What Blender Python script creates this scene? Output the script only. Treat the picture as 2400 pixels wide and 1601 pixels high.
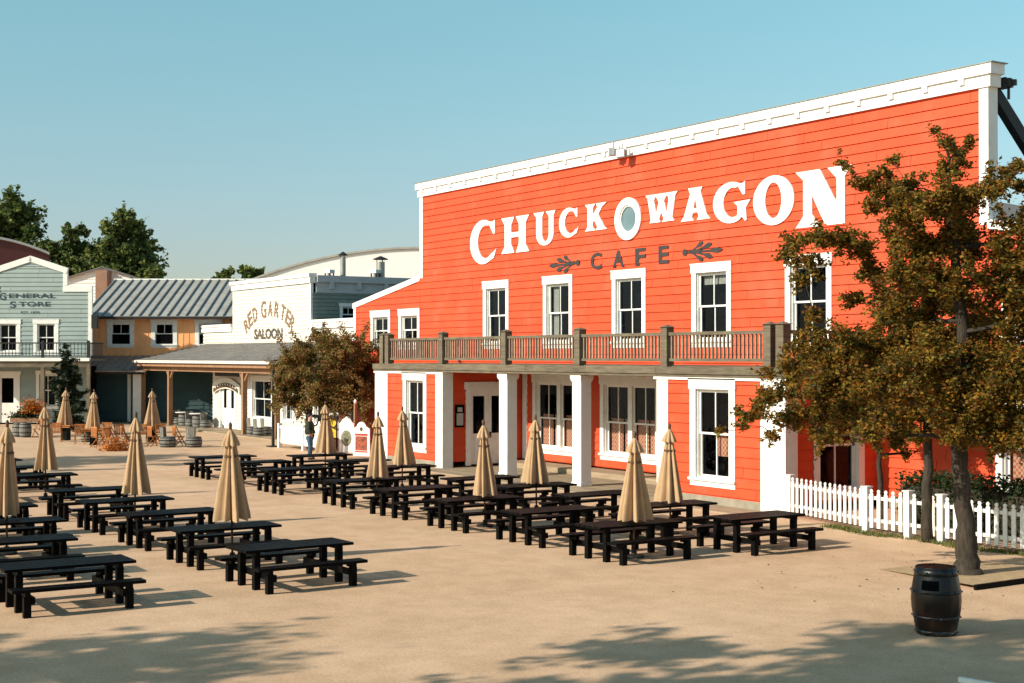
import bpy, bmesh, math, random
from math import sin, cos, pi, radians, atan, sqrt
from mathutils import Vector, Matrix
from mathutils.geometry import tessellate_polygon
random.seed(7)
for o in list(bpy.data.objects): bpy.data.objects.remove(o)
S = bpy.context.scene
COL = S.collection
# ------------------------------------------------------------------ camera, sky, sun, exposure
TH = radians(57.4677); PITCH = radians(0.5759); CAMZ = 4.0; FPX = 3333.0
cd = bpy.data.cameras.new('camera'); cam = bpy.data.objects.new('camera', cd); COL.objects.link(cam)
cam.location = (0, 0, CAMZ); cam.rotation_euler = (pi/2 + PITCH, 0, TH)
cd.sensor_width = 36; cd.lens = 50.0; cd.clip_end = 3000; cd.clip_start = 0.1
S.camera = cam
S.render.resolution_x = 1024; S.render.resolution_y = 683
SUN_EL = radians(28.5); SUN_AZ = radians(5.0)     # light travels towards +Y, 5 degrees to +X
W = bpy.data.worlds.new('World'); S.world = W; W.use_nodes = True
nt = W.node_tree; nt.nodes.clear()
wo = nt.nodes.new('ShaderNodeOutputWorld'); bg = nt.nodes.new('ShaderNodeBackground')
sky = nt.nodes.new('ShaderNodeTexSky'); sky.sky_type = 'NISHITA'; sky.sun_disc = False
sky.sun_elevation = SUN_EL; sky.sun_rotation = pi + SUN_AZ
sky.air_density = 1.0; sky.dust_density = 0.8; sky.ozone_density = 1.0; sky.altitude = 0
bg.inputs['Strength'].default_value = 0.10
tint = nt.nodes.new('ShaderNodeMix'); tint.data_type = 'RGBA'; tint.blend_type = 'MULTIPLY'; tint.inputs['Factor'].default_value = 1.0
wtc = nt.nodes.new('ShaderNodeTexCoord'); wsx = nt.nodes.new('ShaderNodeSeparateXYZ'); wr = nt.nodes.new('ShaderNodeValToRGB')   # hazy pale horizon, cyan higher up
wr.color_ramp.elements[0].position = .04; wr.color_ramp.elements[0].color = (.82,.83,.88,1); wr.color_ramp.elements[1].position = .25; wr.color_ramp.elements[1].color = (.95,1.30,1.08,1)
for z_, c_ in ((.085, (.84,.90,.93,1)), (.158, (.89,1.08,.98,1))): e_ = wr.color_ramp.elements.new(z_); e_.color = c_
nt.links.new(wtc.outputs['Generated'], wsx.inputs[0]); nt.links.new(wsx.outputs['Z'], wr.inputs['Fac']); nt.links.new(wr.outputs[0], tint.inputs['B'])
nt.links.new(sky.outputs[0], tint.inputs['A']); nt.links.new(tint.outputs['Result'], bg.inputs['Color']); nt.links.new(bg.outputs[0], wo.inputs['Surface'])
sl = bpy.data.lights.new('sun', 'SUN'); sl.energy = 4.6; sl.angle = radians(0.5); sl.color = (1.0, 0.90, 0.74)
so = bpy.data.objects.new('sun', sl); COL.objects.link(so); so.location = (-20, -40, 40)
so.rotation_euler = Vector((sin(SUN_AZ)*cos(SUN_EL), cos(SUN_AZ)*cos(SUN_EL), -sin(SUN_EL))).to_track_quat('-Z', 'Y').to_euler()
S.view_settings.view_transform = 'Standard'; S.view_settings.look = 'None'
S.view_settings.exposure = 0.45; S.view_settings.gamma = 1.0
S.render.engine = 'CYCLES'

# ------------------------------------------------------------------ helpers
FW = Vector((-sin(TH), cos(TH), 0)); RT = Vector((cos(TH), sin(TH), 0))
def ld(l, d, z=0.0):
    "point of the street square: l metres to the right of the view axis, d metres along it"
    return FW*d + RT*l + Vector((0, 0, z))
def at(px, py, d):
    "the place d metres off that shows at photo pixel px,py"
    f = FW*cos(PITCH) + Vector((0, 0, sin(PITCH))); u = Vector((0, 0, cos(PITCH))) - FW*sin(PITCH)
    r = f + RT*((px-1200)/FPX) - u*((py-800.5)/FPX)
    return Vector((0, 0, CAMZ)) + r*(d/(r.dot(FW)))
def tag(o, label=None, cat=None, group=None, kind=None):
    for k, v in (('label', label), ('category', cat), ('group', group), ('kind', kind)):
        if v: o[k] = v
    return o
def empty(name, loc, rz=0.0, label=None, cat=None, group=None):
    o = bpy.data.objects.new(name, None); COL.objects.link(o); o.location = loc; o.rotation_euler = (0, 0, rz)
    o.empty_display_size = 0.3
    return tag(o, label, cat, group)
def children(o): return [c for c in bpy.data.objects if c.parent == o]
def dup(o, parent=None, loc=None, rz=None):
    c = o.copy(); COL.objects.link(c); c.parent = parent
    if loc is not None: c.location = loc
    if rz is not None: c.rotation_euler = (0, 0, rz)
    for ch in KIDS.get(o.name, []):
        dup(ch, c)
    return c
KIDS = {}
class MB:
    def __init__(s): s.v = []; s.f = []; s.xf = None
    def add(s, vs, fs):
        b = len(s.v)
        if s.xf: vs = [s.xf(*p) for p in vs]
        s.v += [tuple(p) for p in vs]; s.f += [tuple(b+i for i in q) for q in fs]; return s
    def box(s, x0, x1, y0, y1, z0, z1):
        return s.add([(x0,y0,z0),(x1,y0,z0),(x1,y1,z0),(x0,y1,z0),(x0,y0,z1),(x1,y0,z1),(x1,y1,z1),(x0,y1,z1)],
              [(0,3,2,1),(4,5,6,7),(0,1,5,4),(1,2,6,5),(2,3,7,6),(3,0,4,7)])
    def beam(s, p, q, w, h, up=(0,0,1)):
        p = Vector(p); q = Vector(q); d = (q-p).normalized(); up = Vector(up)
        if abs(d.dot(up)) > .99: up = Vector((1,0,0))
        a = d.cross(up).normalized()*(w/2); b = a.cross(d).normalized()*(h/2)
        vs = [p-a-b, p+a-b, p+a+b, p-a+b, q-a-b, q+a-b, q+a+b, q-a+b]
        return s.add([tuple(v) for v in vs], [(0,3,2,1),(4,5,6,7),(0,1,5,4),(1,2,6,5),(2,3,7,6),(3,0,4,7)])
    def tube(s, pts, rs, n=8, cap=True):
        vs = []; fs = []; m = len(pts); prev = None
        for i, p in enumerate(pts):
            p = Vector(p); a = Vector(pts[max(i-1,0)]); b = Vector(pts[min(i+1,m-1)]); d = (b-a).normalized()
            if prev is None:
                u = d.cross(Vector((0,0,1)));
                if u.length < .05: u = d.cross(Vector((1,0,0)))
            else: u = prev - d*prev.dot(d)
            u.normalize(); prev = u; w = d.cross(u)
            for k in range(n):
                t = 2*pi*k/n; vs.append(tuple(p + (u*cos(t) + w*sin(t))*rs[i]))
        for i in range(m-1):
            for k in range(n):
                k2 = (k+1) % n; fs.append((i*n+k, i*n+k2, (i+1)*n+k2, (i+1)*n+k))
        if cap: fs.append(tuple(range(n-1,-1,-1))); fs.append(tuple((m-1)*n+k for k in range(n)))
        return s.add(vs, fs)
    def lathe(s, prof, n=20, c=(0,0,0)):
        vs = []; fs = []
        for r, z in prof:
            for k in range(n): vs.append((c[0]+r*cos(2*pi*k/n), c[1]+r*sin(2*pi*k/n), c[2]+z))
        for i in range(len(prof)-1):
            for k in range(n):
                k2 = (k+1) % n; fs.append((i*n+k, i*n+k2, (i+1)*n+k2, (i+1)*n+k))
        fs.append(tuple(range(n-1,-1,-1))); fs.append(tuple((len(prof)-1)*n+k for k in range(n)))
        return s.add(vs, fs)
    def poly(s, outer, holes=(), n0=0.0, n1=0.03, m=None):
        "flat outline with holes, extruded from n0 to n1; m maps (u, n, z)"
        loops = [list(outer)] + [list(h) for h in holes]
        tri = tessellate_polygon([[Vector((p[0], p[1], 0)) for p in L] for L in loops])
        flat = [p for L in loops for p in L]; N = len(flat)
        vs = [m(p[0], n1, p[1]) for p in flat] + [m(p[0], n0, p[1]) for p in flat]
        fs = [tuple(t) for t in tri]
        b = 0
        for L in loops:
            k = len(L)
            for i in range(k): j = (i+1) % k; fs.append((b+i, b+j, N+b+j, N+b+i))
            b += k
        return s.add(vs, fs)
    def build(s, name, mat, parent=None, origin=None, smooth=False):
        o3 = Vector(origin) if origin is not None else Vector((0,0,0))
        me = bpy.data.meshes.new(name); me.from_pydata([(v[0]-o3.x, v[1]-o3.y, v[2]-o3.z) for v in s.v], [], s.f)
        bm = bmesh.new(); bm.from_mesh(me); bmesh.ops.recalc_face_normals(bm, faces=bm.faces); bm.to_mesh(me); bm.free()
        if smooth:
            for p in me.polygons: p.use_smooth = True
        me.materials.append(mat)
        o = bpy.data.objects.new(name, me); COL.objects.link(o)
        if parent:
            o.parent = parent; KIDS.setdefault(parent.name, []).append(o)
        elif origin is not None: o.location = origin
        return o
# ------------------------------------------------------------------ materials
def mat(name, col, rough=.6, var=.15, scale=6.0, col2=None, bump=0.0, bscale=None, spec=.3, island=0.0, metal=0.0, stretch=None, dirt=None):
    m = bpy.data.materials.new(name); m.use_nodes = True; n = m.node_tree; B = n.nodes['Principled BSDF']
    B.inputs['Roughness'].default_value = rough; B.inputs['Specular IOR Level'].default_value = spec; B.inputs['Metallic'].default_value = metal
    tc = n.nodes.new('ShaderNodeTexCoord'); mp = n.nodes.new('ShaderNodeMapping'); n.links.new(tc.outputs['Object'], mp.inputs['Vector'])
    if stretch: mp.inputs['Scale'].default_value = stretch
    no = n.nodes.new('ShaderNodeTexNoise'); no.inputs['Scale'].default_value = scale; no.inputs['Detail'].default_value = 6
    n.links.new(mp.outputs[0], no.inputs['Vector'])
    cr = n.nodes.new('ShaderNodeValToRGB'); c2 = col2 or tuple(c*(1-var) for c in col)
    c1 = col if col2 else tuple(min(1, c*(1+var*.6)) for c in col)
    cr.color_ramp.elements[0].position = .32; cr.color_ramp.elements[1].position = .68
    cr.color_ramp.elements[0].color = (*c2, 1); cr.color_ramp.elements[1].color = (*c1, 1)
    n.links.new(no.outputs['Fac'], cr.inputs['Fac']); out = cr.outputs['Color']
    if island:
        g = n.nodes.new('ShaderNodeNewGeometry'); hs = n.nodes.new('ShaderNodeHueSaturation'); mr = n.nodes.new('ShaderNodeMapRange')
        mr.inputs['To Min'].default_value = 1-island; mr.inputs['To Max'].default_value = 1+island
        n.links.new(g.outputs['Random Per Island'], mr.inputs['Value']); n.links.new(mr.outputs[0], hs.inputs['Value'])
        n.links.new(out, hs.inputs['Color']); out = hs.outputs['Color']
    if dirt:
        d2 = n.nodes.new('ShaderNodeTexNoise'); d2.inputs['Scale'].default_value = dirt[1]; d2.inputs['Detail'].default_value = 8
        n.links.new(tc.outputs['Object'], d2.inputs['Vector']); r2 = n.nodes.new('ShaderNodeValToRGB')
        r2.color_ramp.elements[0].position = .52; r2.color_ramp.elements[1].position = .75
        mx = n.nodes.new('ShaderNodeMix'); mx.data_type = 'RGBA'; mx.inputs['B'].default_value = (*dirt[0], 1)
        ml = n.nodes.new('ShaderNodeMath'); ml.operation = 'MULTIPLY'; ml.inputs[1].default_value = dirt[2]
        n.links.new(d2.outputs['Fac'], r2.inputs['Fac']); n.links.new(r2.outputs['Color'], ml.inputs[0]); n.links.new(ml.outputs[0], mx.inputs['Factor'])
        n.links.new(out, mx.inputs['A']); out = mx.outputs['Result']
    n.links.new(out, B.inputs['Base Color'])
    if bump:
        b = n.nodes.new('ShaderNodeBump'); b.inputs['Strength'].default_value = bump; b.inputs['Distance'].default_value = .02
        nb = n.nodes.new('ShaderNodeTexNoise'); nb.inputs['Scale'].default_value = bscale or scale*4; nb.inputs['Detail'].default_value = 5
        n.links.new(mp.outputs[0], nb.inputs['Vector']); n.links.new(nb.outputs['Fac'], b.inputs['Height']); n.links.new(b.outputs[0], B.inputs['Normal'])
    return m
def leafmat(name, cols, trans=.35):
    m = bpy.data.materials.new(name); m.use_nodes = True; n = m.node_tree; B = n.nodes['Principled BSDF']
    B.inputs['Roughness'].default_value = .55; B.inputs['Specular IOR Level'].default_value = .25
    g = n.nodes.new('ShaderNodeNewGeometry'); cr = n.nodes.new('ShaderNodeValToRGB'); e = cr.color_ramp.elements
    while len(e) < len(cols): e.new(.5)
    for i, c in enumerate(cols): e[i].position = i/(len(cols)-1); e[i].color = (*c, 1)
    n.links.new(g.outputs['Random Per Island'], cr.inputs['Fac']); n.links.new(cr.outputs[0], B.inputs['Base Color'])
    t = n.nodes.new('ShaderNodeBsdfTranslucent'); n.links.new(cr.outputs[0], t.inputs['Color'])
    mx = n.nodes.new('ShaderNodeMixShader'); mx.inputs[0].default_value = trans
    n.links.new(B.outputs[0], mx.inputs[1]); n.links.new(t.outputs[0], mx.inputs[2]); n.links.new(mx.outputs[0], n.nodes['Material Output'].inputs['Surface'])
    return m
M = {}
M['red'] = mat('red_clapboard_paint', (.64,.070,.020), .55, .10, .9, island=.05, bump=.08, bscale=25, dirt=((.50,.115,.06), 1.1, .55))
M['white'] = mat('white_trim_paint', (.80,.79,.76), .5, .05, 2.5, island=.02, dirt=((.58,.53,.44), 2.6, .4))
M['letter'] = mat('white_letter_paint', (.82,.81,.78), .5, .05, 3)
M['dark_letter'] = mat('dark_grey_letter_paint', (.045,.04,.04), .6, .2, 5)
M['weathered'] = mat('weathered_grey_wood', (.17,.135,.095), .85, .3, 3.0, col2=(.095,.078,.056), bump=.3, bscale=30, stretch=(.6,.6,6), dirt=((.20,.22,.12), 1.3, .5), island=.12)
M['baluster'] = mat('weathered_tan_baluster_wood', (.25,.205,.15), .85, .25, 4, island=.15)
M['black_wood'] = mat('black_stained_wood', (.0034,.003,.003), .5, .4, 5, bump=.5, bscale=22, stretch=(6,.7,6), spec=.06, island=.4, dirt=((.016,.0145,.015), 7, .3))
M['canvas'] = mat('tan_canvas', (.45,.295,.17), .85, .12, 5, bump=.15, bscale=40, dirt=((.33,.215,.11), 2.5, .3))
M['pole'] = mat('brown_pole_wood', (.10,.055,.03), .6, .2, 8)
M['plank'] = mat('boardwalk_planks', (.36,.27,.18), .8, .2, 3, col2=(.25,.185,.125), island=.16, bump=.15, stretch=(.4,4,4))
M['sandboard'] = mat('grey_brown_base_board', (.30,.26,.20), .8, .2, 3)
M['glassdark'] = None
M['dark'] = mat('dark_interior', (.005,.005,.006), .9, .2, 2, spec=.0)
M['slate'] = mat('grey_shingles', (.17,.155,.145), .8, .25, 18, island=.2, bump=.3, bscale=40)
M['metalroof'] = mat('grey_standing_seam_metal', (.36,.345,.32), .5, .12, 2, spec=.35, dirt=((.2,.17,.14), 1.2, .4))
M['rustroof'] = mat('rusty_brown_metal_roof', (.28,.22,.19), .55, .25, 2, dirt=((.16,.10,.07), 1.5, .5))
M['orange'] = mat('orange_board_paint', (.95,.44,.19), .6, .08, 1.5, island=.05)
M['bluegrey'] = mat('blue_grey_clapboard_paint', (.28,.345,.335), .6, .08, 1.2, island=.04)
M['teal'] = mat('dark_teal_clapboard_paint', (.035,.075,.085), .6, .15, 1.2, island=.06)
M['tealside'] = mat('grey_teal_clapboard_paint', (.19,.225,.195), .6, .12, 1.2, island=.06)
M['cream'] = mat('cream_clapboard_paint', (.66,.62,.555), .6, .06, 1.2, island=.05)
M['whitewall'] = mat('white_wall_paint', (.80,.79,.77), .6, .04, .6, island=.015)
M['greytrim'] = mat('pale_grey_trim', (.45,.47,.48), .6, .1, 2)
M['maroon'] = mat('maroon_metal_cladding', (.10,.03,.028), .6, .15, .5)
M['brownwood'] = mat('warm_brown_porch_wood', (.30,.165,.095), .7, .2, 4, bump=.15, stretch=(1,1,.3))
M['chairwood'] = mat('orange_brown_chair_wood', (.36,.13,.035), .6, .25, 6, island=.2)
M['iron'] = mat('black_iron', (.02,.02,.02), .5, .2, 6)
M['steel'] = mat('galvanised_steel', (.33,.33,.30), .4, .2, 5, metal=.5)
M['greybarrel'] = mat('grey_barrel_wood', (.17,.165,.15), .7, .25, 6, island=.25)
M['terracotta'] = mat('brown_chimney_boards', (.27,.16,.11), .7, .12, 3)
M['barrel'] = mat('glossy_dark_brown_barrel', (.007,.003,.002), .30, .5, 5, spec=.4, dirt=((.022,.010,.006), 4, .4))
M['hoop'] = mat('black_barrel_hoop', (.006,.007,.009), .32, .3, 6, spec=.4, dirt=((.10,.11,.11), 11, .5))
M['bark'] = mat('grey_brown_bark', (.060,.046,.034), .9, .3, 6, col2=(.024,.019,.015), bump=.8, bscale=14, stretch=(4,4,.8))
M['grass'] = leafmat('grass_blades', [(.06,.09,.02),(.13,.15,.04),(.22,.18,.07)], .2)
M['autumn'] = leafmat('autumn_leaves', [(.022,.030,.008),(.07,.075,.014),(.17,.14,.020),(.26,.125,.016),(.38,.18,.02),(.15,.040,.012),(.34,.25,.035),(.055,.065,.014),(.29,.09,.016)], .45)
M['autumn2'] = leafmat('dark_autumn_leaves', [(.05,.065,.016),(.16,.15,.03),(.28,.13,.05),(.14,.16,.03),(.36,.15,.07),(.30,.24,.08)], .3)
M['green'] = leafmat('far_green_leaves', [(.04,.075,.025),(.11,.155,.045),(.20,.23,.06),(.28,.29,.08)], .45)
M['hedge'] = leafmat('hedge_leaves', [(.012,.026,.008),(.025,.045,.012),(.04,.06,.016)], .25)
M['spruce'] = leafmat('spruce_needles', [(.008,.018,.009),(.018,.032,.014),(.035,.045,.016)], .1)
M['flowers'] = leafmat('orange_flowers', [(.55,.14,.01),(.65,.20,.02),(.35,.10,.02),(.06,.09,.02)], .25)
M['skin'] = mat('skin', (.50,.30,.22), .5, .05, 8)
M['jacket'] = mat('dark_green_jacket_cloth', (.020,.032,.022), .8, .3, 8)
M['jeans'] = mat('blue_jeans_cloth', (.05,.10,.17), .8, .2, 10)
M['hair'] = mat('dark_hair', (.02,.014,.01), .6, .2, 10)
def glass():
    m = bpy.data.materials.new('window_glass'); m.use_nodes = True; n = m.node_tree; n.nodes.remove(n.nodes['Principled BSDF'])
    t = n.nodes.new('ShaderNodeBsdfTransparent'); t.inputs[0].default_value = (.72,.76,.76,1)
    g = n.nodes.new('ShaderNodeBsdfGlossy'); g.inputs['Roughness'].default_value = .03; g.inputs['Color'].default_value = (.62,.74,.92,1)
    lw = n.nodes.new('ShaderNodeLayerWeight'); lw.inputs['Blend'].default_value = .5
    pw = n.nodes.new('ShaderNodeMath'); pw.operation = 'POWER'; pw.inputs[1].default_value = 3.0; n.links.new(lw.outputs['Facing'], pw.inputs[0])
    f = n.nodes.new('ShaderNodeMath'); f.operation = 'MULTIPLY_ADD'; f.inputs[1].default_value = .45; f.inputs[2].default_value = .015; n.links.new(pw.outputs[0], f.inputs[0])
    no = n.nodes.new('ShaderNodeTexNoise'); no.inputs['Scale'].default_value = 1.6; tc = n.nodes.new('ShaderNodeTexCoord'); n.links.new(tc.outputs['Object'], no.inputs['Vector'])
    b = n.nodes.new('ShaderNodeBump'); b.inputs['Strength'].default_value = .15; b.inputs['Distance'].default_value = .05
    n.links.new(no.outputs['Fac'], b.inputs['Height']); n.links.new(b.outputs[0], g.inputs['Normal'])
    mx = n.nodes.new('ShaderNodeMixShader'); n.links.new(f.outputs[0], mx.inputs[0]); n.links.new(t.outputs[0], mx.inputs[1]); n.links.new(g.outputs[0], mx.inputs[2])
    n.links.new(mx.outputs[0], n.nodes['Material Output'].inputs['Surface']); return m
M['glass'] = glass()
def gingham():
    m = bpy.data.materials.new('red_gingham_curtain'); m.use_nodes = True; n = m.node_tree; B = n.nodes['Principled BSDF']; B.inputs['Roughness'].default_value = .9
    tc = n.nodes.new('ShaderNodeTexCoord'); ck = n.nodes.new('ShaderNodeTexChecker'); ck.inputs['Scale'].default_value = 14
    ck.inputs['Color1'].default_value = (.60,.16,.08,1); ck.inputs['Color2'].default_value = (.70,.42,.30,1)
    n.links.new(tc.outputs['Object'], ck.inputs['Vector']); n.links.new(ck.outputs[0], B.inputs['Base Color']); return m
M['gingham'] = gingham()
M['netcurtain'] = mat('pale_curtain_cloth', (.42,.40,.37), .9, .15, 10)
def groundmat():
    m = bpy.data.materials.new('sandy_gravel'); m.use_nodes = True; n = m.node_tree; B = n.nodes['Principled BSDF']; B.inputs['Roughness'].default_value = .95; B.inputs['Specular IOR Level'].default_value = .1
    tc = n.nodes.new('ShaderNodeTexCoord')
    def noise(sc, det=6, ro=.6):
        t = n.nodes.new('ShaderNodeTexNoise'); t.inputs['Scale'].default_value = sc; t.inputs['Detail'].default_value = det; t.inputs['Roughness'].default_value = ro
        n.links.new(tc.outputs['Object'], t.inputs['Vector']); return t.outputs['Fac']
    def ramp(f, a, b, p0=.35, p1=.65):
        r = n.nodes.new('ShaderNodeValToRGB'); r.color_ramp.elements[0].position = p0; r.color_ramp.elements[1].position = p1
        r.color_ramp.elements[0].color = (*a, 1); r.color_ramp.elements[1].color = (*b, 1); n.links.new(f, r.inputs['Fac']); return r.outputs[0]
    def mixc(fac, a, b, mode='MIX'):
        x = n.nodes.new('ShaderNodeMix'); x.data_type = 'RGBA'; x.blend_type = mode
        if isinstance(fac, float): x.inputs['Factor'].default_value = fac
        else: n.links.new(fac, x.inputs['Factor'])
        n.links.new(a, x.inputs['A']); n.links.new(b, x.inputs['B']); return x.outputs['Result']
    base = ramp(noise(.25, 8), (.60,.405,.265), (.68,.47,.32))
    fine = ramp(noise(22, 8, .85), (.64,.62,.60), (1.15,1.15,1.15), .32, .66)
    c = mixc(1.0, base, fine, 'MULTIPLY')
    peb = ramp(noise(95, 2, .6), (.60,.57,.55), (1.10,1.10,1.10), .34, .5)
    c = mixc(.8, c, mixc(1.0, c, peb, 'MULTIPLY'))
    streak = ramp(noise(1.3, 9, .7), (.90,.89,.87), (1.04,1.04,1.04), .4, .6)
    c = mixc(1.0, c, streak, 'MULTIPLY')
    n.links.new(c, B.inputs['Base Color'])
    b = n.nodes.new('ShaderNodeBump'); b.inputs['Strength'].default_value = .35; b.inputs['Distance'].default_value = .012
    n.links.new(noise(60, 5, .7), b.inputs['Height']); n.links.new(b.outputs[0], B.inputs['Normal']); return m
M['ground'] = groundmat()
M['bedsand'] = mat('tree_bed_sand', (.44,.31,.18), .95, .2, 7, bump=.4, bscale=50, dirt=((.26,.19,.10), 3, .4))
M['poster'] = mat('yellow_poster_paint', (.70,.46,.03), .6, .2, 9)

# ------------------------------------------------------------------ ground
g = MB(); g.add([(-700,-300,0),(300,-300,0),(300,700,0),(-700,700,0)], [(0,1,2,3)])
tag(g.build('ground', M['ground']), 'sandy beige gravel square', 'ground', kind='structure')

# ------------------------------------------------------------------ wall tools
def front(y0): return lambda u, n, z: (u, y0-n, z)          # wall facing -Y
def rside(x0): return lambda u, n, z: (x0+n, u, z)          # wall facing +X
def siding(mb, m, z0, z1, bnd, pitch=.27, holes=(), out=.042, ph=0.0, lmin=2.6, lmax=4.6, rnd=None):
    rnd = rnd or random.Random(3)
    k = math.floor((z0-ph)/pitch)
    while ph + k*pitch < z1 - 1e-4:
        a = ph + k*pitch; b = a + pitch; k += 1
        cuts = sorted({max(a, z0), min(b, z1)} | {h[i] for h in holes for i in (2, 3) if max(a,z0)+1e-4 < h[i] < min(b,z1)-1e-4})
        xs = bnd((max(a,z0)+min(b,z1))/2); L = xs[1]-xs[0]
        joints = []; x = xs[0] + rnd.uniform(.4, lmax)
        while x < xs[1]: joints.append(x); x += rnd.uniform(lmin, lmax)
        for c0, c1 in zip(cuts[:-1], cuts[1:]):
            if c1-c0 < 1e-4: continue
            mid = (c0+c1)/2; l0, r0 = bnd(c0); l1, r1 = bnd(c1)
            blk = sorted((h[0], h[1]) for h in holes if h[2] < mid < h[3])
            cur = min(l0, l1); end = max(r0, r1); spans = []
            for h0, h1 in blk:
                if h0 > cur: spans.append((cur, h0))
                cur = max(cur, h1)
            if cur < end: spans.append((cur, end))
            for s0, s1 in spans:
                ps = [s0] + [j for j in joints if s0+.05 < j < s1-.05] + [s1]
                for p, q in zip(ps[:-1], ps[1:]):
                    g = .006
                    o0 = out*(1-(c0-a)/pitch) + .004; o1 = out*(1-(c1-a)/pitch) + .004
                    pl, pr = max(p+g, l0), min(q-g, r0); tl, tr = max(p+g, l1), min(q-g, r1)
                    if pr <= pl and tr <= tl: continue
                    pr = max(pr, pl+.001); tr = max(tr, tl+.001)
                    mb.add([m(pl,o0,c0), m(pr,o0,c0), m(tr,o1,c1), m(tl,o1,c1), m(pl,-.01,c0), m(pr,-.01,c0)], [(0,1,2,3),(4,5,1,0)])
def mbox(mb, m, u0, u1, n0, n1, z0, z1):
    return mb.add([m(u,n,z) for (u,n,z) in ((u0,n1,z0),(u1,n1,z0),(u1,n0,z0),(u0,n0,z0),(u0,n1,z1),(u1,n1,z1),(u1,n0,z1),(u0,n0,z1))],
              [(0,3,2,1),(4,5,6,7),(0,1,5,4),(1,2,6,5),(2,3,7,6),(3,0,4,7)])
def sheet(mb, m, u0, u1, n, z0, z1): return mb.add([m(u0,n,z0),m(u1,n,z0),m(u1,n,z1),m(u0,n,z1)], [(0,1,2,3)])
def window(par, org, m, u0, u1, z0, z1, cw=.2, head=.26, foot=.22, cols=1, mid=True, curtain=None, casing='white', name='window', depth=.7, vm=1, hmid=.5):
    "casing outer box u0..u1, z0..z1; hole = inside the casing. cols sashes side by side"
    a = MB(); P = .055
    iu0, iu1, iz0, iz1 = u0+cw, u1-cw, z0+foot, z1-head
    mbox(a, m, u0, iu0, -.02, P, z0+.12, z1-head); mbox(a, m, iu1, u1, -.02, P, z0+.12, z1-head)
    mbox(a, m, u0-.03, u1+.03, -.02, P+.02, z1-head, z1); mbox(a, m, u0-.05, u1+.05, -.02, P+.035, z1, z1+.035)
    w = a.build(name, M[casing], par, org)
    b = MB(); mbox(b, m, u0-.03, u1+.03, -.02, P+.05, z0+foot-.07, z0+foot); mbox(b, m, u0, u1, -.02, P-.01, z0, z0+foot-.07)
    b.build('sill', M[casing], w)
    for v in w.data.vertices: pass
    # jambs, sashes
    s = MB(); J = .03
    mbox(s, m, iu0, iu0+J, -.16, -.021, iz0, iz1); mbox(s, m, iu1-J, iu1, -.16, -.021, iz0, iz1); mbox(s, m, iu0+J, iu1-J, -.16, -.021, iz1-J, iz1); mbox(s, m, iu0+J, iu1-J, -.16, -.021, iz0, iz0+J)
    tot = iu1-iu0-2*J; mw = .22 if cols > 1 else 0; cwid = (tot-mw*(cols-1))/cols; gl = MB()
    zm = iz0 + (iz1-iz0)*hmid
    for c in range(cols):
        x0 = iu0+J+c*(cwid+mw); x1 = x0+cwid
        if c: mbox(s, m, x0-mw, x0, -.16, -.0, iz0+J, iz1-J)
        F = .055
        for (q0, q1, n0) in (((zm-.02, iz1-J, -.09), (iz0+J, zm+.03, -.13)) if mid else ((iz0+J, iz1-J, -.09),)):
            mbox(s, m, x0, x0+F, n0-.03, n0+.015, q0, q1); mbox(s, m, x1-F, x1, n0-.03, n0+.015, q0, q1)
            mbox(s, m, x0+F, x1-F, n0-.03, n0+.015, q1-F, q1); mbox(s, m, x0+F, x1-F, n0-.03, n0+.015, q0, q0+F)
            for k in range(vm):
                xm = x0+F+(x1-x0-2*F)*(k+1)/(vm+1); mbox(s, m, xm-.018, xm+.018, n0-.025, n0+.012, q0+F, q1-F)
            sheet(gl, m, x0+F, x1-F, n0-.01, q0+F, q1-F)
    sa = s.build('sash', M[casing], w); gl.build('pane', M['glass'], w)
    r = MB(); D = depth
    sheet(r, m, iu0, iu1, -D, iz0, iz1)
    r.add([m(iu0,-.165,iz0),m(iu0,-D,iz0),m(iu0,-D,iz1),m(iu0,-.165,iz1),m(iu1,-.165,iz0),m(iu1,-D,iz0),m(iu1,-D,iz1),m(iu1,-.165,iz1)], [(0,1,2,3),(4,5,6,7),(0,1,5,4),(3,2,6,7)])
    r.build('recess', M['dark'], w)
    if curtain:
        k = MB()
        for (c0, c1, h0, h1) in curtain[1]:
            n = max(6, int((c1-c0)/.05)); vs = []
            for i in range(n+1):
                u = c0+(c1-c0)*i/n; vs += [m(u, -.24+.018*sin(i*2.1), h0), m(u, -.24+.012*sin(i*2.1+.4), h1)]
            k.add(vs, [(2*i, 2*i+2, 2*i+3, 2*i+1) for i in range(n)])
        k.build('curtain', M[curtain[0]], w)
    # children of w were built in world coordinates: shift them to w's origin
    o3 = Vector(org)
    for ch in KIDS.get(w.name, []):
        if not ch.get('_s'):
            ch['_s'] = 1; ch.data.transform(Matrix.Translation(-o3))
    return w, (iu0, iu1, iz0, iz1)

# ================================================================== CAFE
CX = -37.39; YW = 28.44; YC = 25.08
OC = (CX, YC, 0)
cafe = empty('cafe_building', OC, 0, 'big red clapboard cafe with white trim, false front and white painted sign', 'building')
fr = front(YW); pf = front(YC)
XL, XR = -51.6, -22.95; WLo, WRo = -57.75, -17.0
upwins = [(CX+4.14*k-.91, CX+4.14*k+.91, 4.26, 6.81) for k in (-2,-1,0,1,2)]
wingwins = [(-56.07,-54.24,4.26,5.94), (-53.46,-51.63,4.26,5.94), (-23.15,-21.32,4.26,5.94), (-20.55,-18.72,4.26,5.94)]
wingwins = wingwins[:2] + [(-22.55,-20.72,4.26,5.94), (-19.95,-18.12,4.26,5.94)]
low = [(-43.13,-39.93,.50,3.3), (-38.98,-35.78,.50,3.3), (-34.83,-31.83,.50,3.3)]
lowr = [(-22.75,-21.0,.55,3.0)]
H = []
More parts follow.
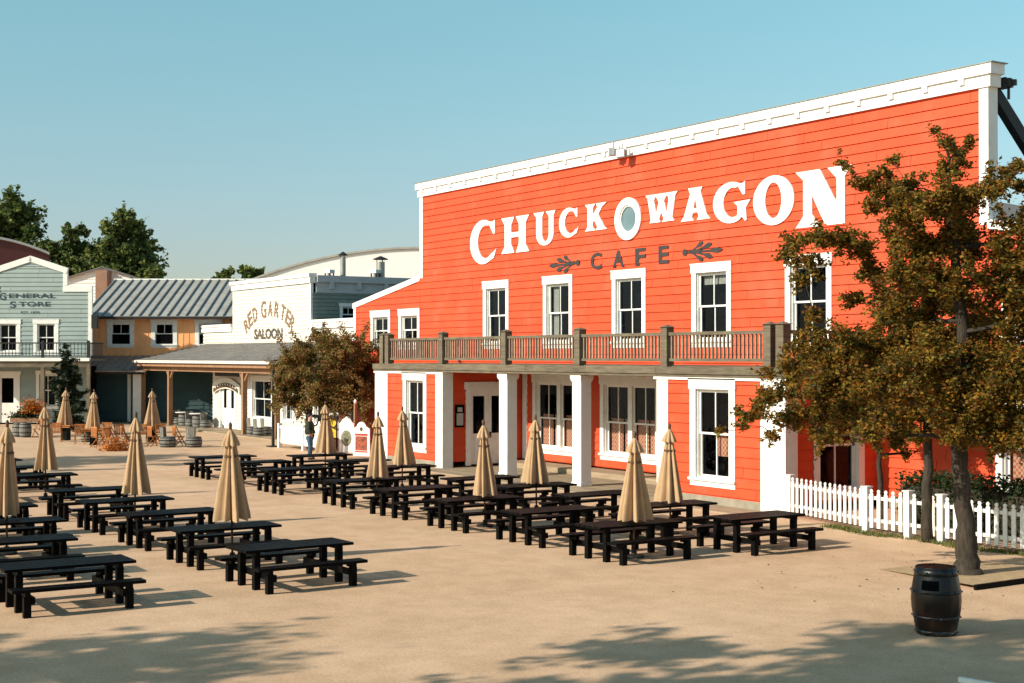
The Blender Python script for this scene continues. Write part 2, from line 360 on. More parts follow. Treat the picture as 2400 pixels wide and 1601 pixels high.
def hole(w, cw=.2, head=.26, foot=.22): return (w[0]+cw, w[1]-cw, w[2]+foot, w[3]-head)
holes = [hole(w) for w in upwins+wingwins+low+lowr]
a = MB()
siding(a, fr, .24, 7.25, lambda z: (XL, XR), holes=holes+[(CX-.5,CX+.5,8.05,8.97)], rnd=random.Random(5))
ang = [2*pi*i/40 for i in range(40)]
siding(a, fr, 7.25, 10.6, lambda z: (XL, XR), holes=[(CX-.47,CX+.47,8.04,8.98)], ph=0, rnd=random.Random(9))
sl_ = .16
siding(a, fr, .24, 7.2, lambda z: (WLo if z < 6.28 else min(XL, WLo+(z-6.28)/sl_), XL), holes=[hole(w) for w in wingwins[:2]], rnd=random.Random(11))
siding(a, fr, .24, 7.2, lambda z: (XR, WRo if z < 6.28 else max(XR, WRo-(z-6.28)/sl_)), holes=[hole(w) for w in wingwins[2:]+lowr], rnd=random.Random(13))
# pavilions
pwin = [(-46.79,-45.0,.48,3.36), (-30.2,-28.36,.48,3.36)]
siding(a, pf, .22, 3.42, lambda z: (-48.05,-44.25), holes=[hole(pwin[0])], rnd=random.Random(21))
siding(a, pf, .22, 3.42, lambda z: (-31.2,-27.3), holes=[hole(pwin[1])], rnd=random.Random(22))
DOORL = (26.0, 27.95, .12, 3.06); DOORR = (26.05, 27.85, .3, 3.1)
siding(a, rside(-43.87), .22, 3.42, lambda z: (25.4, YW), holes=[(26.2,27.75,.1,2.8)], rnd=random.Random(23))
siding(a, rside(-26.53), .22, 3.42, lambda z: (25.4, YW), holes=[(26.25,27.65,.5,2.85)], rnd=random.Random(24))
lsd = lambda x0: (lambda u, n, z: (x0-n, u, z))
siding(a, lsd(-31.57), .22, 3.42, lambda z: (25.4, YW), rnd=random.Random(25)); siding(a, lsd(-48.98), .22, 3.42, lambda z: (25.4, YW), rnd=random.Random(26))
siding(a, lsd(WLo), .22, 6.25, lambda z: (YW, 44), rnd=random.Random(27)); siding(a, rside(WRo), .22, 6.25, lambda z: (YW, 44), rnd=random.Random(28))
a.build('wall', M['red'], cafe, OC)
# dark core behind boards: floors and back so that nothing is see-through
c = MB(); c.box(WLo+.05, WRo-.05, YW+.75, 44, 0, 6.2); c.build('core', M['dark'], cafe, OC)
r = MB()  # main gable roof and wing roofs behind the false front
r.add([(XL+.1,YW+.3,7.0),(XR-.1,YW+.3,7.0),(XR-.1,44,7.0),(XL+.1,44,7.0),(CX,YW+.3,10.3),(CX,44,10.3)], [(0,4,5,3),(4,1,2,5),(0,1,4),(3,5,2)])
r.add([(WLo-.1,YW+.1,6.18),(XL,YW+.1,7.1),(XL,44.1,7.1),(WLo-.1,44.1,6.18)], [(0,1,2,3)]); r.add([(WRo+.1,YW+.1,6.18),(XR,YW+.1,7.1),(XR,YW+.9,7.1),(WRo+.1,YW+.9,6.18)], [(0,1,2,3)])
r.build('roof', M['slate'], cafe, OC)
bk = MB(); bk.box(XL+.05, XR-.05, YW+.03, YW+.22, 6.9, 11.0); 
bk.build('false_front_backing', M['greytrim'], cafe, OC)
# white trim
t = MB()
mbox(t, fr, XL-.12, XR+.12, -.3, .10, 10.56, 10.86); mbox(t, fr, XL-.2, XR+.2, -.34, .17, 10.86, 11.12)
i = XL+.25
while i < XR-.2: mbox(t, fr, i, i+.16, .10, .165, 10.70, 10.86); i += 1.15
t.build('cornice', M['white'], cafe, OC)
t = MB(); mbox(t, fr, XL-.26, XR+.26, -.4, .20, 11.122, 11.145); t.build('cornice_cap', M['steel'], cafe, OC)
def board(z0, z1, u0, u1, m, n0=-.3, n1=.05, name='corner_board'):
    b = MB(); mbox(b, m, u0, u1, n0, n1, z0, z1); b.build(name, M['white'], cafe, OC)
board(7.2, 10.56, XL-.02, XL+.24, fr); board(7.2, 10.56, XR-.26, XR+.02, fr)
board(.2, 6.28, WLo-.02, WLo+.2, fr); board(.2, 6.28, WRo-.2, WRo+.02, fr); board(.24, 3.4, -43.79, -43.5, fr, -.05, .06)
for (xa, za, xb, zb) in ((WLo-.1, 6.3, XL, 7.28), (WRo+.1, 6.3, XR, 7.28)):
    b = MB(); d = .18
    b.add([fr(xa,.07,za-d), fr(xb,.07,zb-d), fr(xb,.07,zb+.05), fr(xa,.07,za+.05), fr(xa,-.1,za-d), fr(xb,-.1,zb-d), fr(xb,-.1,zb+.05), fr(xa,-.1,za+.05)], [(0,1,2,3),(4,7,6,5),(0,4,5,1),(3,2,6,7),(0,3,7,4),(1,5,6,2)])
    b.build('rake_board', M['white'], cafe, OC)
for m_, u0, u1 in ((fr,-57.7,-49.1),(fr,-26.4,WRo),(pf,-48.0,-44.3),(pf,-31.1,-27.4)):
    b = MB(); mbox(b, m_, u0, u1, -.02, .03, .02, .23); b.build('base_board', M['sandboard'], cafe, OC)
def corner_col(x0, x1, depth, seam=True, name='corner_column', rs=True):
    b = MB()
    if seam:
        xm = (x0+x1)/2; b.box(x0, xm-.004, YC-.06, YC+depth, .02, 3.40); b.box(xm+.004, x1, YC-.06, YC+depth, .02, 3.40)
    else: b.box(x0, x1, YC-.06, YC+depth, .02, 3.40)
    b.build(name, M['white'], cafe, OC)
corner_col(-49.04,-48.01,.36); corner_col(-44.31,-43.8,.37,False); corner_col(-31.64,-31.14,.37,False); corner_col(-27.37,-26.45,.36)
for x0, x1 in ((-40.08,-39.58),(-35.84,-35.38)):
    b = MB(); b.box(x0, x1, YC-.02, YC+.36, .03, 3.28); b.box(x0-.05, x1+.05, YC-.07, YC+.41, 3.28, 3.40); b.box(x0-.03, x1+.03, YC-.05, YC+.39, 3.22, 3.28); b.box(x0-.02, x1+.02, YC-.04, YC+.38, .03, .14)
    b.build('column', M['white'], cafe, OC)
for u0, u1 in ((-31.75,-26.4),(-49.1,-43.75)):
    b = MB(); mbox(b, pf, u0, u1, -.1, .09, 3.345, 3.415); b.build('pavilion_head_trim', M['white'], cafe, OC)
# windows
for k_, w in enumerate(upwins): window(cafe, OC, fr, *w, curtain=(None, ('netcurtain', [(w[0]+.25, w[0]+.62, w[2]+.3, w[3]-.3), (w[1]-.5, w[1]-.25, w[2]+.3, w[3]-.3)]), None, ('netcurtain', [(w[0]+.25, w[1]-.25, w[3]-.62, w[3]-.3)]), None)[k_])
for w in wingwins: window(cafe, OC, fr, *w)
ging = lambda w, k: ('gingham', [(w[0]+.3, w[0]+.82, w[2]+.35, w[2]+1.2), (w[0]+(w[1]-w[0])/2+.14, w[0]+(w[1]-w[0])/2+.62, w[2]+.35, w[2]+1.2)])
for w in low: window(cafe, OC, fr, *w, cols=2, hmid=.45, curtain=('gingham', [(w[0]+.28, w[0]+.95, w[2]+.25, w[2]+1.4), (w[0]+1.05, w[0]+1.40, w[2]+.25, w[2]+1.4), (w[0]+1.72, w[0]+2.3, w[2]+.25, w[2]+1.4), (w[0]+2.4, w[0]+2.75, w[2]+.25, w[2]+1.4)]))
window(cafe, OC, fr, *lowr[0], curtain=('gingham', [(-22.5,-22.0,.9,1.8),(-21.75,-21.3,.9,1.8)]))
window(cafe, OC, pf, *pwin[0], cw=.24, hmid=.5); window(cafe, OC, pf, *pwin[1], cw=.24, hmid=.5, curtain=('gingham', [(-29.35,-29.0,1.3,1.95), (-29.1,-28.75,1.3,1.9)]))
window(cafe, OC, rside(-26.53), 26.05, 27.85, .3, 3.1, cw=.2)
# double door on the shaded side of the left pavilion
ds = rside(-43.87)
b = MB(); mbox(b, ds, 26.0, 26.2, -.02, .06, .06, 2.8); mbox(b, ds, 27.75, 27.95, -.02, .06, .06, 2.8); mbox(b, ds, 25.94, 28.01, -.02, .09, 2.8, 3.06)
door = b.build('double_door', M['white'], cafe, OC)
def kid(mb, name, mt, par, org=OC): o = mb.build(name, mt, par); o.data.transform(Matrix.Translation(-Vector(org))); return o
for u0, u1 in ((26.2, 26.97), (26.98, 27.75)):
    b = MB(); mbox(b, ds, u0, u0+.14, -.09, -.03, .1, 2.8); mbox(b, ds, u1-.14, u1, -.09, -.03, .1, 2.8); mbox(b, ds, u0+.14, u1-.14, -.09, -.03, .1, 1.2); mbox(b, ds, u0+.14, u1-.14, -.09, -.03, 2.55, 2.8)
    mbox(b, ds, u0+.2, u1-.2, -.03, -.015, .35, 1.05); kid(b, 'door_leaf', M['white'], door)
    b = MB(); sheet(b, ds, u0+.14, u1-.14, -.06, 1.2, 2.55); kid(b, 'pane', M['glass'], door)
b = MB(); mbox(b, ds, 26.2, 27.75, -.7, -.6, .1, 2.8); kid(b, 'recess', M['dark'], door)
b = MB(); mbox(b, ds, 27.02, 27.06, -.02, .06, 1.05, 1.25); kid(b, 'handle', M['iron'], door)
# round window
b = MB(); n = 48
ell = lambda rx, rz: [(CX+rx*cos(2*pi*i/n), 8.51+rz*sin(2*pi*i/n)) for i in range(n)]
b.poly(ell(.71,.70), [ell(.45,.46)], 0, .09, fr)
rw = b.build('round_window', M['letter'], cafe, OC)
b = MB(); b.poly(ell(.45,.46), [ell(.40,.41)], -.02, .05, fr); kid(b, 'inner_ring', M['white'], rw)
b = MB(); b.poly(ell(.41,.42), [], -.005, .008, fr); kid(b, 'pane', mat('round_window_sky_tone', (.13,.20,.225), .15, .12, 2, spec=.6), rw)  # opaque pane, the reflected sky is painted in as its blue-grey colour
# painted letters
def arc(cx, cy, rx, ry, a0, a1, k=14): return [(cx+rx*cos(radians(a0+(a1-a0)*i/k)), cy+ry*sin(radians(a0+(a1-a0)*i/k))) for i in range(k+1)]
LET = {
 'H': ([(0,1),(.47,1),(.36,.78),(.36,.57),(.64,.57),(.64,.78),(.53,1),(1,1),(.88,.80),(.88,.2),(1,0),(.53,0),(.64,.24),(.64,.43),(.36,.43),(.36,.24),(.47,0),(0,0),(.12,.2),(.12,.8)], []),
 'C': (arc(.5,.5,.5,.5,62,300,26) + [(.90,.12),(1.0,.33),(.93,.27)] + arc(.60,.5,.30,.37,-52,-290,22)[:-1] + [(.74,.86),(.88,.66),(.94,.66),(.94,.97),(.86,.93)], []),
 'U': ([(0,1),(.49,1),(.40,.86),(.40,.36)] + arc(.55,.34,.15,.22,180,360,8) + [(.70,.86),(.56,1),(1,1),(.91,.86),(.91,.34)] + arc(.52,.34,.39,.34,0,-180,12) + [(.13,.86)], []),
 'K': ([(0,1),(.48,1),(.37,.85),(.37,.58),(.58,.86),(.52,1),(1,1),(.80,.86),(.62,.58),(.88,.15),(1,0),(.50,0),(.58,.12),(.44,.38),(.37,.30),(.37,.15),(.47,0),(0,0),(.12,.15),(.12,.85)], []),
 'W': ([(0,1),(1,1),(.93,.88),(.84,.12),(.89,0),(.53,0),(.57,.12),(.5,.34),(.43,.12),(.47,0),(.13,0),(.17,.12),(.07,.88)], [[(.33,.93),(.27,.80),(.34,.30),(.42,.72)],[(.68,.93),(.58,.75),(.67,.30),(.73,.80)]]),
 'A': ([(.26,1),(.74,1),(.68,.86),(.89,.14),(1,0),(.55,0),(.62,.10),(.58,.24),(.42,.24),(.38,.10),(.45,0),(0,0),(.11,.14),(.33,.82)], [[(.5,.68),(.44,.36),(.56,.36)]]),
 'G': (arc(.48,.5,.48,.5,60,296,26) + [(.78,.13),(.86,.02),(.90,.04),(.88,.34),(1.0,.52),(.56,.50),(.66,.40),(.66,.22)] + arc(.54,.5,.26,.36,-62,-296,20)[:-1] + [(.68,.86),(.80,.66),(.86,.66),(.86,.98),(.79,.93)], []),
 'O': ([(.5+.5*cos(2*pi*i/44), .5+.5*sin(2*pi*i/44)) for i in range(44)], [[(.5+.20*cos(2*pi*i/32), .5+.36*sin(2*pi*i/32)) for i in range(32)]]),
 'N': ([(0,1),(.44,1),(.74,.38),(.74,.80),(.58,1),(1,1),(.88,.82),(.88,0),(.54,0),(.30,.56),(.30,.22),(.46,0),(0,0),(.14,.2),(.14,.84)], []),
}
k9 = 10/9.
for ch, x0, x1, zb, zt in (('C',-42.77,-41.03,6.76,8.29),('H',-40.71,-39.0,7.035,8.24),('U',-38.74,-37.46,7.16,8.25),('C',-37.26,-36.19,7.32,8.26),('K',-35.84,-34.73,7.44,8.26),
        ('W',-32.81,-31.34,7.44,8.26),('A',-31.2,-29.94,7.37,8.28),('G',-29.81,-28.31,7.17,8.28),('O',-28.2,-26.67,6.99,8.28),('N',-26.61,-24.68,6.84,8.26)):
    x0 *= k9; x1 *= k9; zb *= k9; zt *= k9; b = MB(); o_, h_ = LET[ch]; T = lambda L: [(x0+(x1-x0)*p[0], zb+(zt-zb)*p[1]) for p in L]
    b.poly(T(o_), [T(h) for h in h_], .0, .066, fr); b.build('wall_letter', M['letter'], cafe, OC)
def text(s, size, off=0.0):
    cu = bpy.data.curves.new('t', 'FONT'); cu.body = s; cu.size = size; cu.align_x = 'CENTER'; cu.offset = off; cu.resolution_u = 3
    o = bpy.data.objects.new('t', cu); COL.objects.link(o); bpy.context.view_layer.update()
    me = bpy.data.meshes.new_from_object(o.evaluated_get(bpy.context.evaluated_depsgraph_get()))
    vs = [(v.co.x, v.co.y) for v in me.vertices]; fs = [tuple(p.vertices) for p in me.polygons]
    bpy.data.objects.remove(o); bpy.data.meshes.remove(me); bpy.data.curves.remove(cu); return vs, fs
def put_text(mb, s, m, u, z, height, width=None, off=0.0, rot=0.0, n=.03):
    vs, fs = text(s, 1.0, off)
    if not vs: return
    x0 = min(v[0] for v in vs); x1 = max(v[0] for v in vs); y0 = min(v[1] for v in vs); y1 = max(v[1] for v in vs)
    ky = height/(y1-y0); kx = (width/(x1-x0)) if width else ky
    P = []
    for x, y in vs:
        a, b = (x-(x0+x1)/2)*kx, (y-y0)*ky - height/2
        P.append((u + a*cos(rot) - b*sin(rot), z + a*sin(rot) + b*cos(rot)))
    mb.add([m(p[0], n, p[1]) for p in P], fs)
for s, x0, x1 in (('C',-35.57,-34.98),('A',-34.43,-33.86),('F',-33.32,-32.84),('E',-32.22,-31.76)):
    b = MB(); put_text(b, s, fr, (x0+x1)/2*k9, 6.5*k9, .57, (x1-x0)*k9, .03, n=.052); b.build('wall_letter', M['dark_letter'], cafe, OC)
for bx, sgn in ((-36.25*k9, -1), (-31.04*k9, 1)):
    b = MB(); bz = 6.5*k9
    b.poly([(bx+.11*cos(2*pi*i/16), bz+.11*sin(2*pi*i/16)) for i in range(16)], [], 0, .056, fr)
    for k, (tx, tz) in enumerate(((.85,.27),(1.28,.19),(1.75,-.02),(1.3,-.2),(.85,-.29))):
        p = Vector((bx+sgn*.1, bz)); q = Vector((bx+sgn*tx, bz+tz)); m_ = p.lerp(q, .35) ; m_.y = bz+tz*.12
        d = (q-m_).normalized(); nn = Vector((-d.y, d.x)); L = (q-m_).length
        b.poly([tuple(p+nn*.02), tuple(m_+nn*.028), tuple(m_+d*L*.45+nn*.03), tuple(m_+d*L*.8+nn*.085), tuple(q+nn*.03), tuple(q-nn*.03), tuple(m_+d*L*.8-nn*.085), tuple(m_+d*L*.45-nn*.03), tuple(m_-nn*.028), tuple(p-nn*.02)], [], 0, .050+.001*k, fr)
    b.build('leaf_ornament', M['dark_letter'], cafe, OC)
# balcony
b = MB(); x = -49.1
rr = random.Random(2)
while x < -26.45:
    x2 = min(x+rr.uniform(3.2,5.5), -26.42); b.box(x+.004, x2-.004, YC-.14, YC+.06, 3.50, 3.70); b.box(x+.004, x2-.004, YC-.10, YC+.05, 3.42, 3.497); x = x2
b.box(-26.55,-26.43,YC+.061,YW,3.42,3.7); b.box(-49.1,-48.95,YC+.061,YW,3.42,3.7)
b.build('balcony_beam', M['weathered'], cafe, OC)
b = MB(); yy = YC+.07
while yy < YW-.15: b.box(-48.94,-26.56,yy,yy+.135,3.62,3.72); yy += .14
b.build('balcony_deck', M['weathered'], cafe, OC)
b = MB(); b.box(-48.94,-26.56,YC+.07,YW-.03,3.44,3.5); b.build('porch_ceiling', M['weathered'], cafe, OC)
posts = [-48.45,-48.02,-43.9,-39.71,-35.5,-31.28,-27.09,-26.62]
for px in posts:
    b = MB(); b.box(px-.14, px+.14, YC-.1, YC+.16, 3.701, 4.80); p = b.build('balcony_post', M['weathered'], cafe, OC)
    b = MB(); b.add([(px-.19,YC-.15,4.80),(px+.19,YC-.15,4.80),(px+.19,YC+.21,4.80),(px-.19,YC+.21,4.80),(px,YC+.03,4.88)], [(0,1,4),(1,2,4),(2,3,4),(3,0,4),(0,3,2,1)]); kid(b, 'post_cap', M['weathered'], p)
def railing(p, q, nm='balcony_railing'):
    p = Vector(p); q = Vector(q); L = (q-p).length; d = (q-p)/L
    b = MB(); b.beam(p+Vector((0,0,4.61)), q+Vector((0,0,4.61)), .12, .09); b.beam(p+Vector((0,0,3.885)), q+Vector((0,0,3.885)), .09, .08)
    r = b.build(nm, M['weathered'], cafe, OC); b = MB(); n = int(L/.155)
    for i in range(n):
        c_ = p + d*(L*(i+.5)/n); b.box(c_.x-.024, c_.x+.024, c_.y-.024, c_.y+.024, 3.924, 4.566)
    kid(b, 'balusters', M['baluster'], r)
for x0, x1 in zip(posts[1:-2], posts[2:-1]): railing((x0+.14,YC+.03,0),(x1-.14,YC+.03,0))
railing((-26.62,YC+.17,0),(-26.62,YW-.05,0)); railing((-48.45,YC+.17,0),(-48.45,YW-.05,0))
# false-front brace
b = MB(); b.beam((-23.2,YW+.25,10.75),(-23.2,YW+5.2,5.9),.22,.3)
b.build('false_front_brace', M['iron'], cafe, OC)
b = MB(); sl0 = rside(-43.79)
mbox(b, ds, 25.55, 25.92, .03, .07, 1.45, 2.25); nb = b.build('menu_board', M['dark'], cafe, OC)
b = MB(); mbox(b, ds, 25.60, 25.87, .071, .08, 1.52, 1.95); mbox(b, ds, 25.64, 25.83, .071, .08, 2.0, 2.16); kid(b, 'menu_sheet', M['netcurtain'], nb)
# floodlights (stand on / hang from the building: things)
def flood(loc, rz, label, hang):
    e = empty('floodlight', loc, rz, label, 'floodlight', 'floodlights on the false front')
    b = MB(); b.add([(-.16,-.14,-.13),(.16,-.14,-.13),(.16,-.14,.13),(-.16,-.14,.13),(-.12,.14,-.10),(.12,.14,-.10),(.12,.14,.10),(-.12,.14,.10)], [(0,3,7,4),(1,5,6,2),(3,2,6,7),(0,4,5,1),(4,7,6,5)]); b.build('housing', M['iron' if not hang else 'greytrim'], e)
    b = MB(); b.box(-.145,.145,-.13,-.12,-.115,.115); b.build('lens', M['whitewall'], e)
    b = MB()
    if hang: b.box(-.025,.025,.0,.05,.12,.34); b.box(-.2,.2,.0,.04,.12,.16); b.box(-.2,-.17,-.03,.03,-.1,.14); b.box(.17,.2,-.03,.03,-.1,.14)
    else: b.box(-.03,.03,.02,.08,-.4,-.1); b.box(.16,.2,-.04,.04,-.12,.12); b.box(-.06,.06,.14,.24,-.07,.07)
    b.build('bracket', M['greytrim' if hang else 'iron'], e); return e
flood((-37.75,YW-.42,10.72), radians(-30), 'small pale floodlight hung from the middle of the white cornice, left one', True)
flood((-37.25,YW-.42,10.62), radians(25), 'small pale floodlight hung from the middle of the white cornice, right one', True)
flood((-22.95,29.1,10.72), radians(-65), 'square dark floodlight on the brace behind the right end of the false front', False)
# boardwalk
b = MB(); y = 23.95; rr = random.Random(4)
while y < 28.4:
    x = -50.0
    while x < -26.5:
        x2 = min(x+rr.uniform(2.5,5), -26.5); b.box(x+.003, x2-.003, y, y+.178, -.02, .02); x = x2
    y += .185
tag(b.build('boardwalk', M['plank']), 'wooden plank boardwalk along the front of the red cafe', 'boardwalk', kind='structure')
b = MB(); b.box(-43.7,-31.7,27.35,28.40,.024,.2); b.box(-43.7,-31.7,27.3,27.349,.024,.19); tag(b.build('porch_step', M['plank']), 'low wooden step along the porch wall', 'step', kind='structure')

# ================================================================== PICNIC TABLES
def bar(mb, x0, x1, y0, y1, z0, z1): mb.box(x0, x1, y0, y1, z0, z1)
def make_table():
    e = empty('picnic_table', (0,0,0))
    L = 1.03
    b = MB()
    for k in range(5):
        x0 = -.43 + k*.173; b.box(x0, x0+.152, -L, L, .645, .69)
    b.box(-.38,.38,-.83,-.75,.58,.644); b.box(-.38,.38,.75,.83,.58,.644); b.build('table_top', M['black_wood'], e)
    for s in (-1, 1):
        b = MB(); c = .78*s
        b.box(c-.15, c-.004, -L, L, .39, .44); b.box(c+.004, c+.15, -L, L, .39, .44); b.box(c-.12, c+.12, -.83, -.75, .32, .389); b.box(c-.12, c+.12, .75, .83, .32, .389); b.build('bench', M['black_wood'], e)
        for q in (-1, 1):
            y = q*.79
            b = MB(); b.box(s*.30-.055, s*.30+.055, y-.055, y+.055, 0, .58); b.build('leg', M['black_wood'], e)
            b = MB(); b.box(s*.83-.055, s*.83+.055, y-.055, y+.055, 0, .32); b.build('leg', M['black_wood'], e)
    for q in (-1, 1):
        b = MB(); b.box(-.88, .88, q*.70-.025, q*.70+.025, .20, .31); b.build('cross_beam', M['black_wood'], e)
    return e
def make_umbrella(seed, h):
    rnd = random.Random(seed); e = empty('closed_umbrella', (0,0,0)); k = h/2.7
    b = MB(); b.tube([(0,0,0.04),(0,0,h-.12)], [.022,.022], 8); b.build('pole', M['pole'], e, smooth=True)
    b = MB(); b.lathe([(.20,0),(.20,.05),(.06,.07),(.05,.16)], 14); b.build('base', M['iron'], e)
    n = 64; prof = [(.84,.31),(.88,.305),(1.1,.27),(1.4,.225),(1.7,.175),(2.0,.13),(2.2,.10),(2.32,.08),(2.38,.07)]
    vs = []; ph = [rnd.uniform(-.25,.25) for _ in range(9)]; am = [rnd.uniform(.7,1.3) for _ in range(9)]; tw = rnd.uniform(-.25,.25); lean = (rnd.uniform(-.03,.03), rnd.uniform(-.03,.03))
    for (z, r) in prof:
        t = (2.38-z)/1.54
        for i in range(n):
            a = 2*pi*i/n; w = 8*a/(2*pi)+ph[int(8*i/n) % 9]*.6; f = abs(sin(pi*w))
            rr_ = r*(.34+.78*(f**.9)*am[int(w) % 9] + .05*sin(3*a+z*2)) if t > .03 else r
            aa = a + tw*t + .25*t*sin(8*a+z)*.25
            zz = z - (.045*f*(1 if z < .87 else 0)) + .012*sin(5*a)
            vs.append((rr_*cos(aa)+lean[0]*t, rr_*sin(aa)+lean[1]*t, zz*k))
    m = len(prof); fs = [(i*n+j, i*n+(j+1) % n, (i+1)*n+(j+1) % n, (i+1)*n+j) for i in range(m-1) for j in range(n)]
    b = MB(); b.add(vs, fs); b.build('canopy', M['canvas'], e, smooth=True)
    vs = []; prof = [(2.27,.155),(2.30,.15),(2.42,.10),(2.52,.055),(2.56,.03)]
    for (z, r) in prof:
        for i in range(n):
            a = 2*pi*i/n; f = abs(sin(4*a)); q = r*(.75+.4*f*am[int(8*i/n) % 9] if z < 2.5 else 1)
            vs.append((q*cos(a), q*sin(a), (z-.03*f*(z < 2.29))*k))
    b = MB(); b.add(vs, [(i*n+j, i*n+(j+1) % n, (i+1)*n+(j+1) % n, (i+1)*n+j) for i in range(len(prof)-1) for j in range(n)]); b.build('vent_cap', M['canvas'], e, smooth=True)
    b = MB(); b.lathe([(.012,2.52*k),(.03,2.57*k),(.03,2.6*k),(.038,2.64*k),(.03,2.68*k),(.008,2.71*k)], 10); b.build('finial', M['pole'], e, smooth=True)
    b = MB(); b.lathe([(.10,2.02*k),(.138,2.03*k),(.138,2.06*k),(.10,2.07*k)], 20); b.build('strap', M['pole'], e)
    return e
ORD = ['nearest', 'second', 'third', 'fourth', 'fifth', 'sixth', 'seventh', 'eighth']
rows = {
 'row at the left edge': ([6.28,6.28,6.85,7.1,7.2], [-23.1,-26.5,-29.5,-32.7,-35.9], {2: (1,-29.67,6.85), 3: (2,-32.7,7.1)}, 2.7),
 'row left of the walkway': (10.2, [-23.2,-26.35,-29.45,-32.6,-35.6,-40.6,-43.75,-47.2], {1: (3,-26.37,10.35), 3: (4,-32.6,10.4), 5: (5,-40.6,10.42)}, 2.7),
 'row right of the walkway': (17.22, [-22.6,-25.46,-28.47,-31.44,-34.37,-38.8,-42.0,-44.8], {0: (6,-22.5,17.22), 2: (7,-28.45,17.4), 4: (8,-34.2,17.5)}, 2.5),
 'row nearest the red cafe': (20.2, [-22.25,-25.0,-27.9,-30.6,-33.2,-37.9,-40.8,-43.7], {1: (9,-25.05,20.2), 3: (10,-30.5,20.2), 5: (11,-37.8,20.2), 7: (12,-43.63,20.4)}, 2.48)}
proto = None
jr = random.Random(31)
for rname, (y, xs, um, h) in rows.items():
    for i, x in enumerate(xs):
        nm = ('nearest' if i == 0 else ORD[i]+' from the front')
        yy_ = y[i] if isinstance(y, list) else y
        loc = (x+jr.uniform(-.04,.04), yy_+jr.uniform(-.04,.04), 0); rz = radians(jr.uniform(-2.2,2.2))
        if proto is None: proto = make_table(); t_ = proto; t_.location = loc; t_.rotation_euler = (0,0,rz)
        else: t_ = dup(proto, None, loc, rz)
        tag(t_, 'black picnic table, %s, in the %s' % (nm, rname), 'picnic table', 'black picnic tables in rows on the square')
        if i in um:
            u = make_umbrella(um[i][0], h); u.location = (um[i][1], um[i][2], 0); u.rotation_euler = (radians(jr.uniform(-1.3,1.3)),radians(jr.uniform(-1.3,1.3)),jr.uniform(0,6))
            tag(u, 'closed tan umbrella over table %s in the %s' % (nm, rname), 'umbrella', 'closed tan umbrellas over the picnic tables')

# ================================================================== BARREL BIN
e = empty('barrel_bin', (-14.02,16.19,0), 0, 'glossy dark brown barrel used as a litter bin with a square opening', 'litter bin')
bp = [(.27,0),(.285,.05),(.315,.2),(.345,.36),(.355,.5),(.345,.64),(.318,.8),(.29,.93),(.283,.97),(.255,.97),(.25,.93)]
def br(z):
    for (r0,z0),(r1,z1) in zip(bp[:-3], bp[1:-2]):
        if z0 <= z <= z1: return r0+(r1-r0)*(z-z0)/(z1-z0)
b = MB(); n = 48; vs = []; zz = [0,.05,.12,.2,.28,.36,.43,.5,.57,.64,.72,.8,.87,.93,.97]
for z in zz:
    for i in range(n): r_ = br(min(z,.969)) - (.006 if i % 3 == 0 else 0); vs.append((r_*cos(2*pi*i/n), r_*sin(2*pi*i/n), z))
fs = [(i*n+j, i*n+(j+1) % n, (i+1)*n+(j+1) % n, (i+1)*n+j) for i in range(len(zz)-1) for j in range(n)]
b.add(vs, fs); b.lathe([(.25,.93),(.255,.935)], 48); b.build('staves', M['barrel'], e, smooth=True)
for z0, z1 in ((.01,.075),(.24,.28),(.60,.65),(.85,.96)):
    b = MB(); b.lathe([(br(z0)-.02,z0),(br(z0)+.006,z0+.002),(br((z0+z1)/2)+.008,(z0+z1)/2),(br(z1)+.006,z1-.002),(br(z1)-.02,z1)], 48)
    for q in range(10):
        a = q*2*pi/10; zc = (z0+z1)/2; rr_ = br(zc)+.008; b.box(rr_*cos(a)-.011, rr_*cos(a)+.011, rr_*sin(a)-.011, rr_*sin(a)+.011, zc-.011, zc+.011)
    b.build('hoop', M['hoop'], e, smooth=True)
d_ = Vector((14.02,-16.19,0)).normalized(); sd = Vector((-d_.y, d_.x, 0)); b = MB()
def curved(mb, w0, w1, z0, z1, off, k=8):
    ac = math.atan2(d_.y, d_.x); vs = []
    for i in range(k+1):
        a = ac + w0 + (w1-w0)*i/k
        for z in (z0, z1):
            r_ = br(z)+off; vs.append((r_*cos(a), r_*sin(a), z))
    mb.add(vs, [(2*i, 2*i+2, 2*i+3, 2*i+1) for i in range(k)])
curved(b, -.62, .12, .66, .80, .007); b.build('opening', M['dark'], e)
b = MB(); curved(b, -.66, .16, .80, .825, .012); curved(b, -.66, .16, .635, .66, .012); b.build('opening_frame', M['hoop'], e)
b = MB(); b.lathe([(.255,.94),(.20,.955),(.02,.96)], 24); b.build('lid', M['barrel'], e, smooth=True)

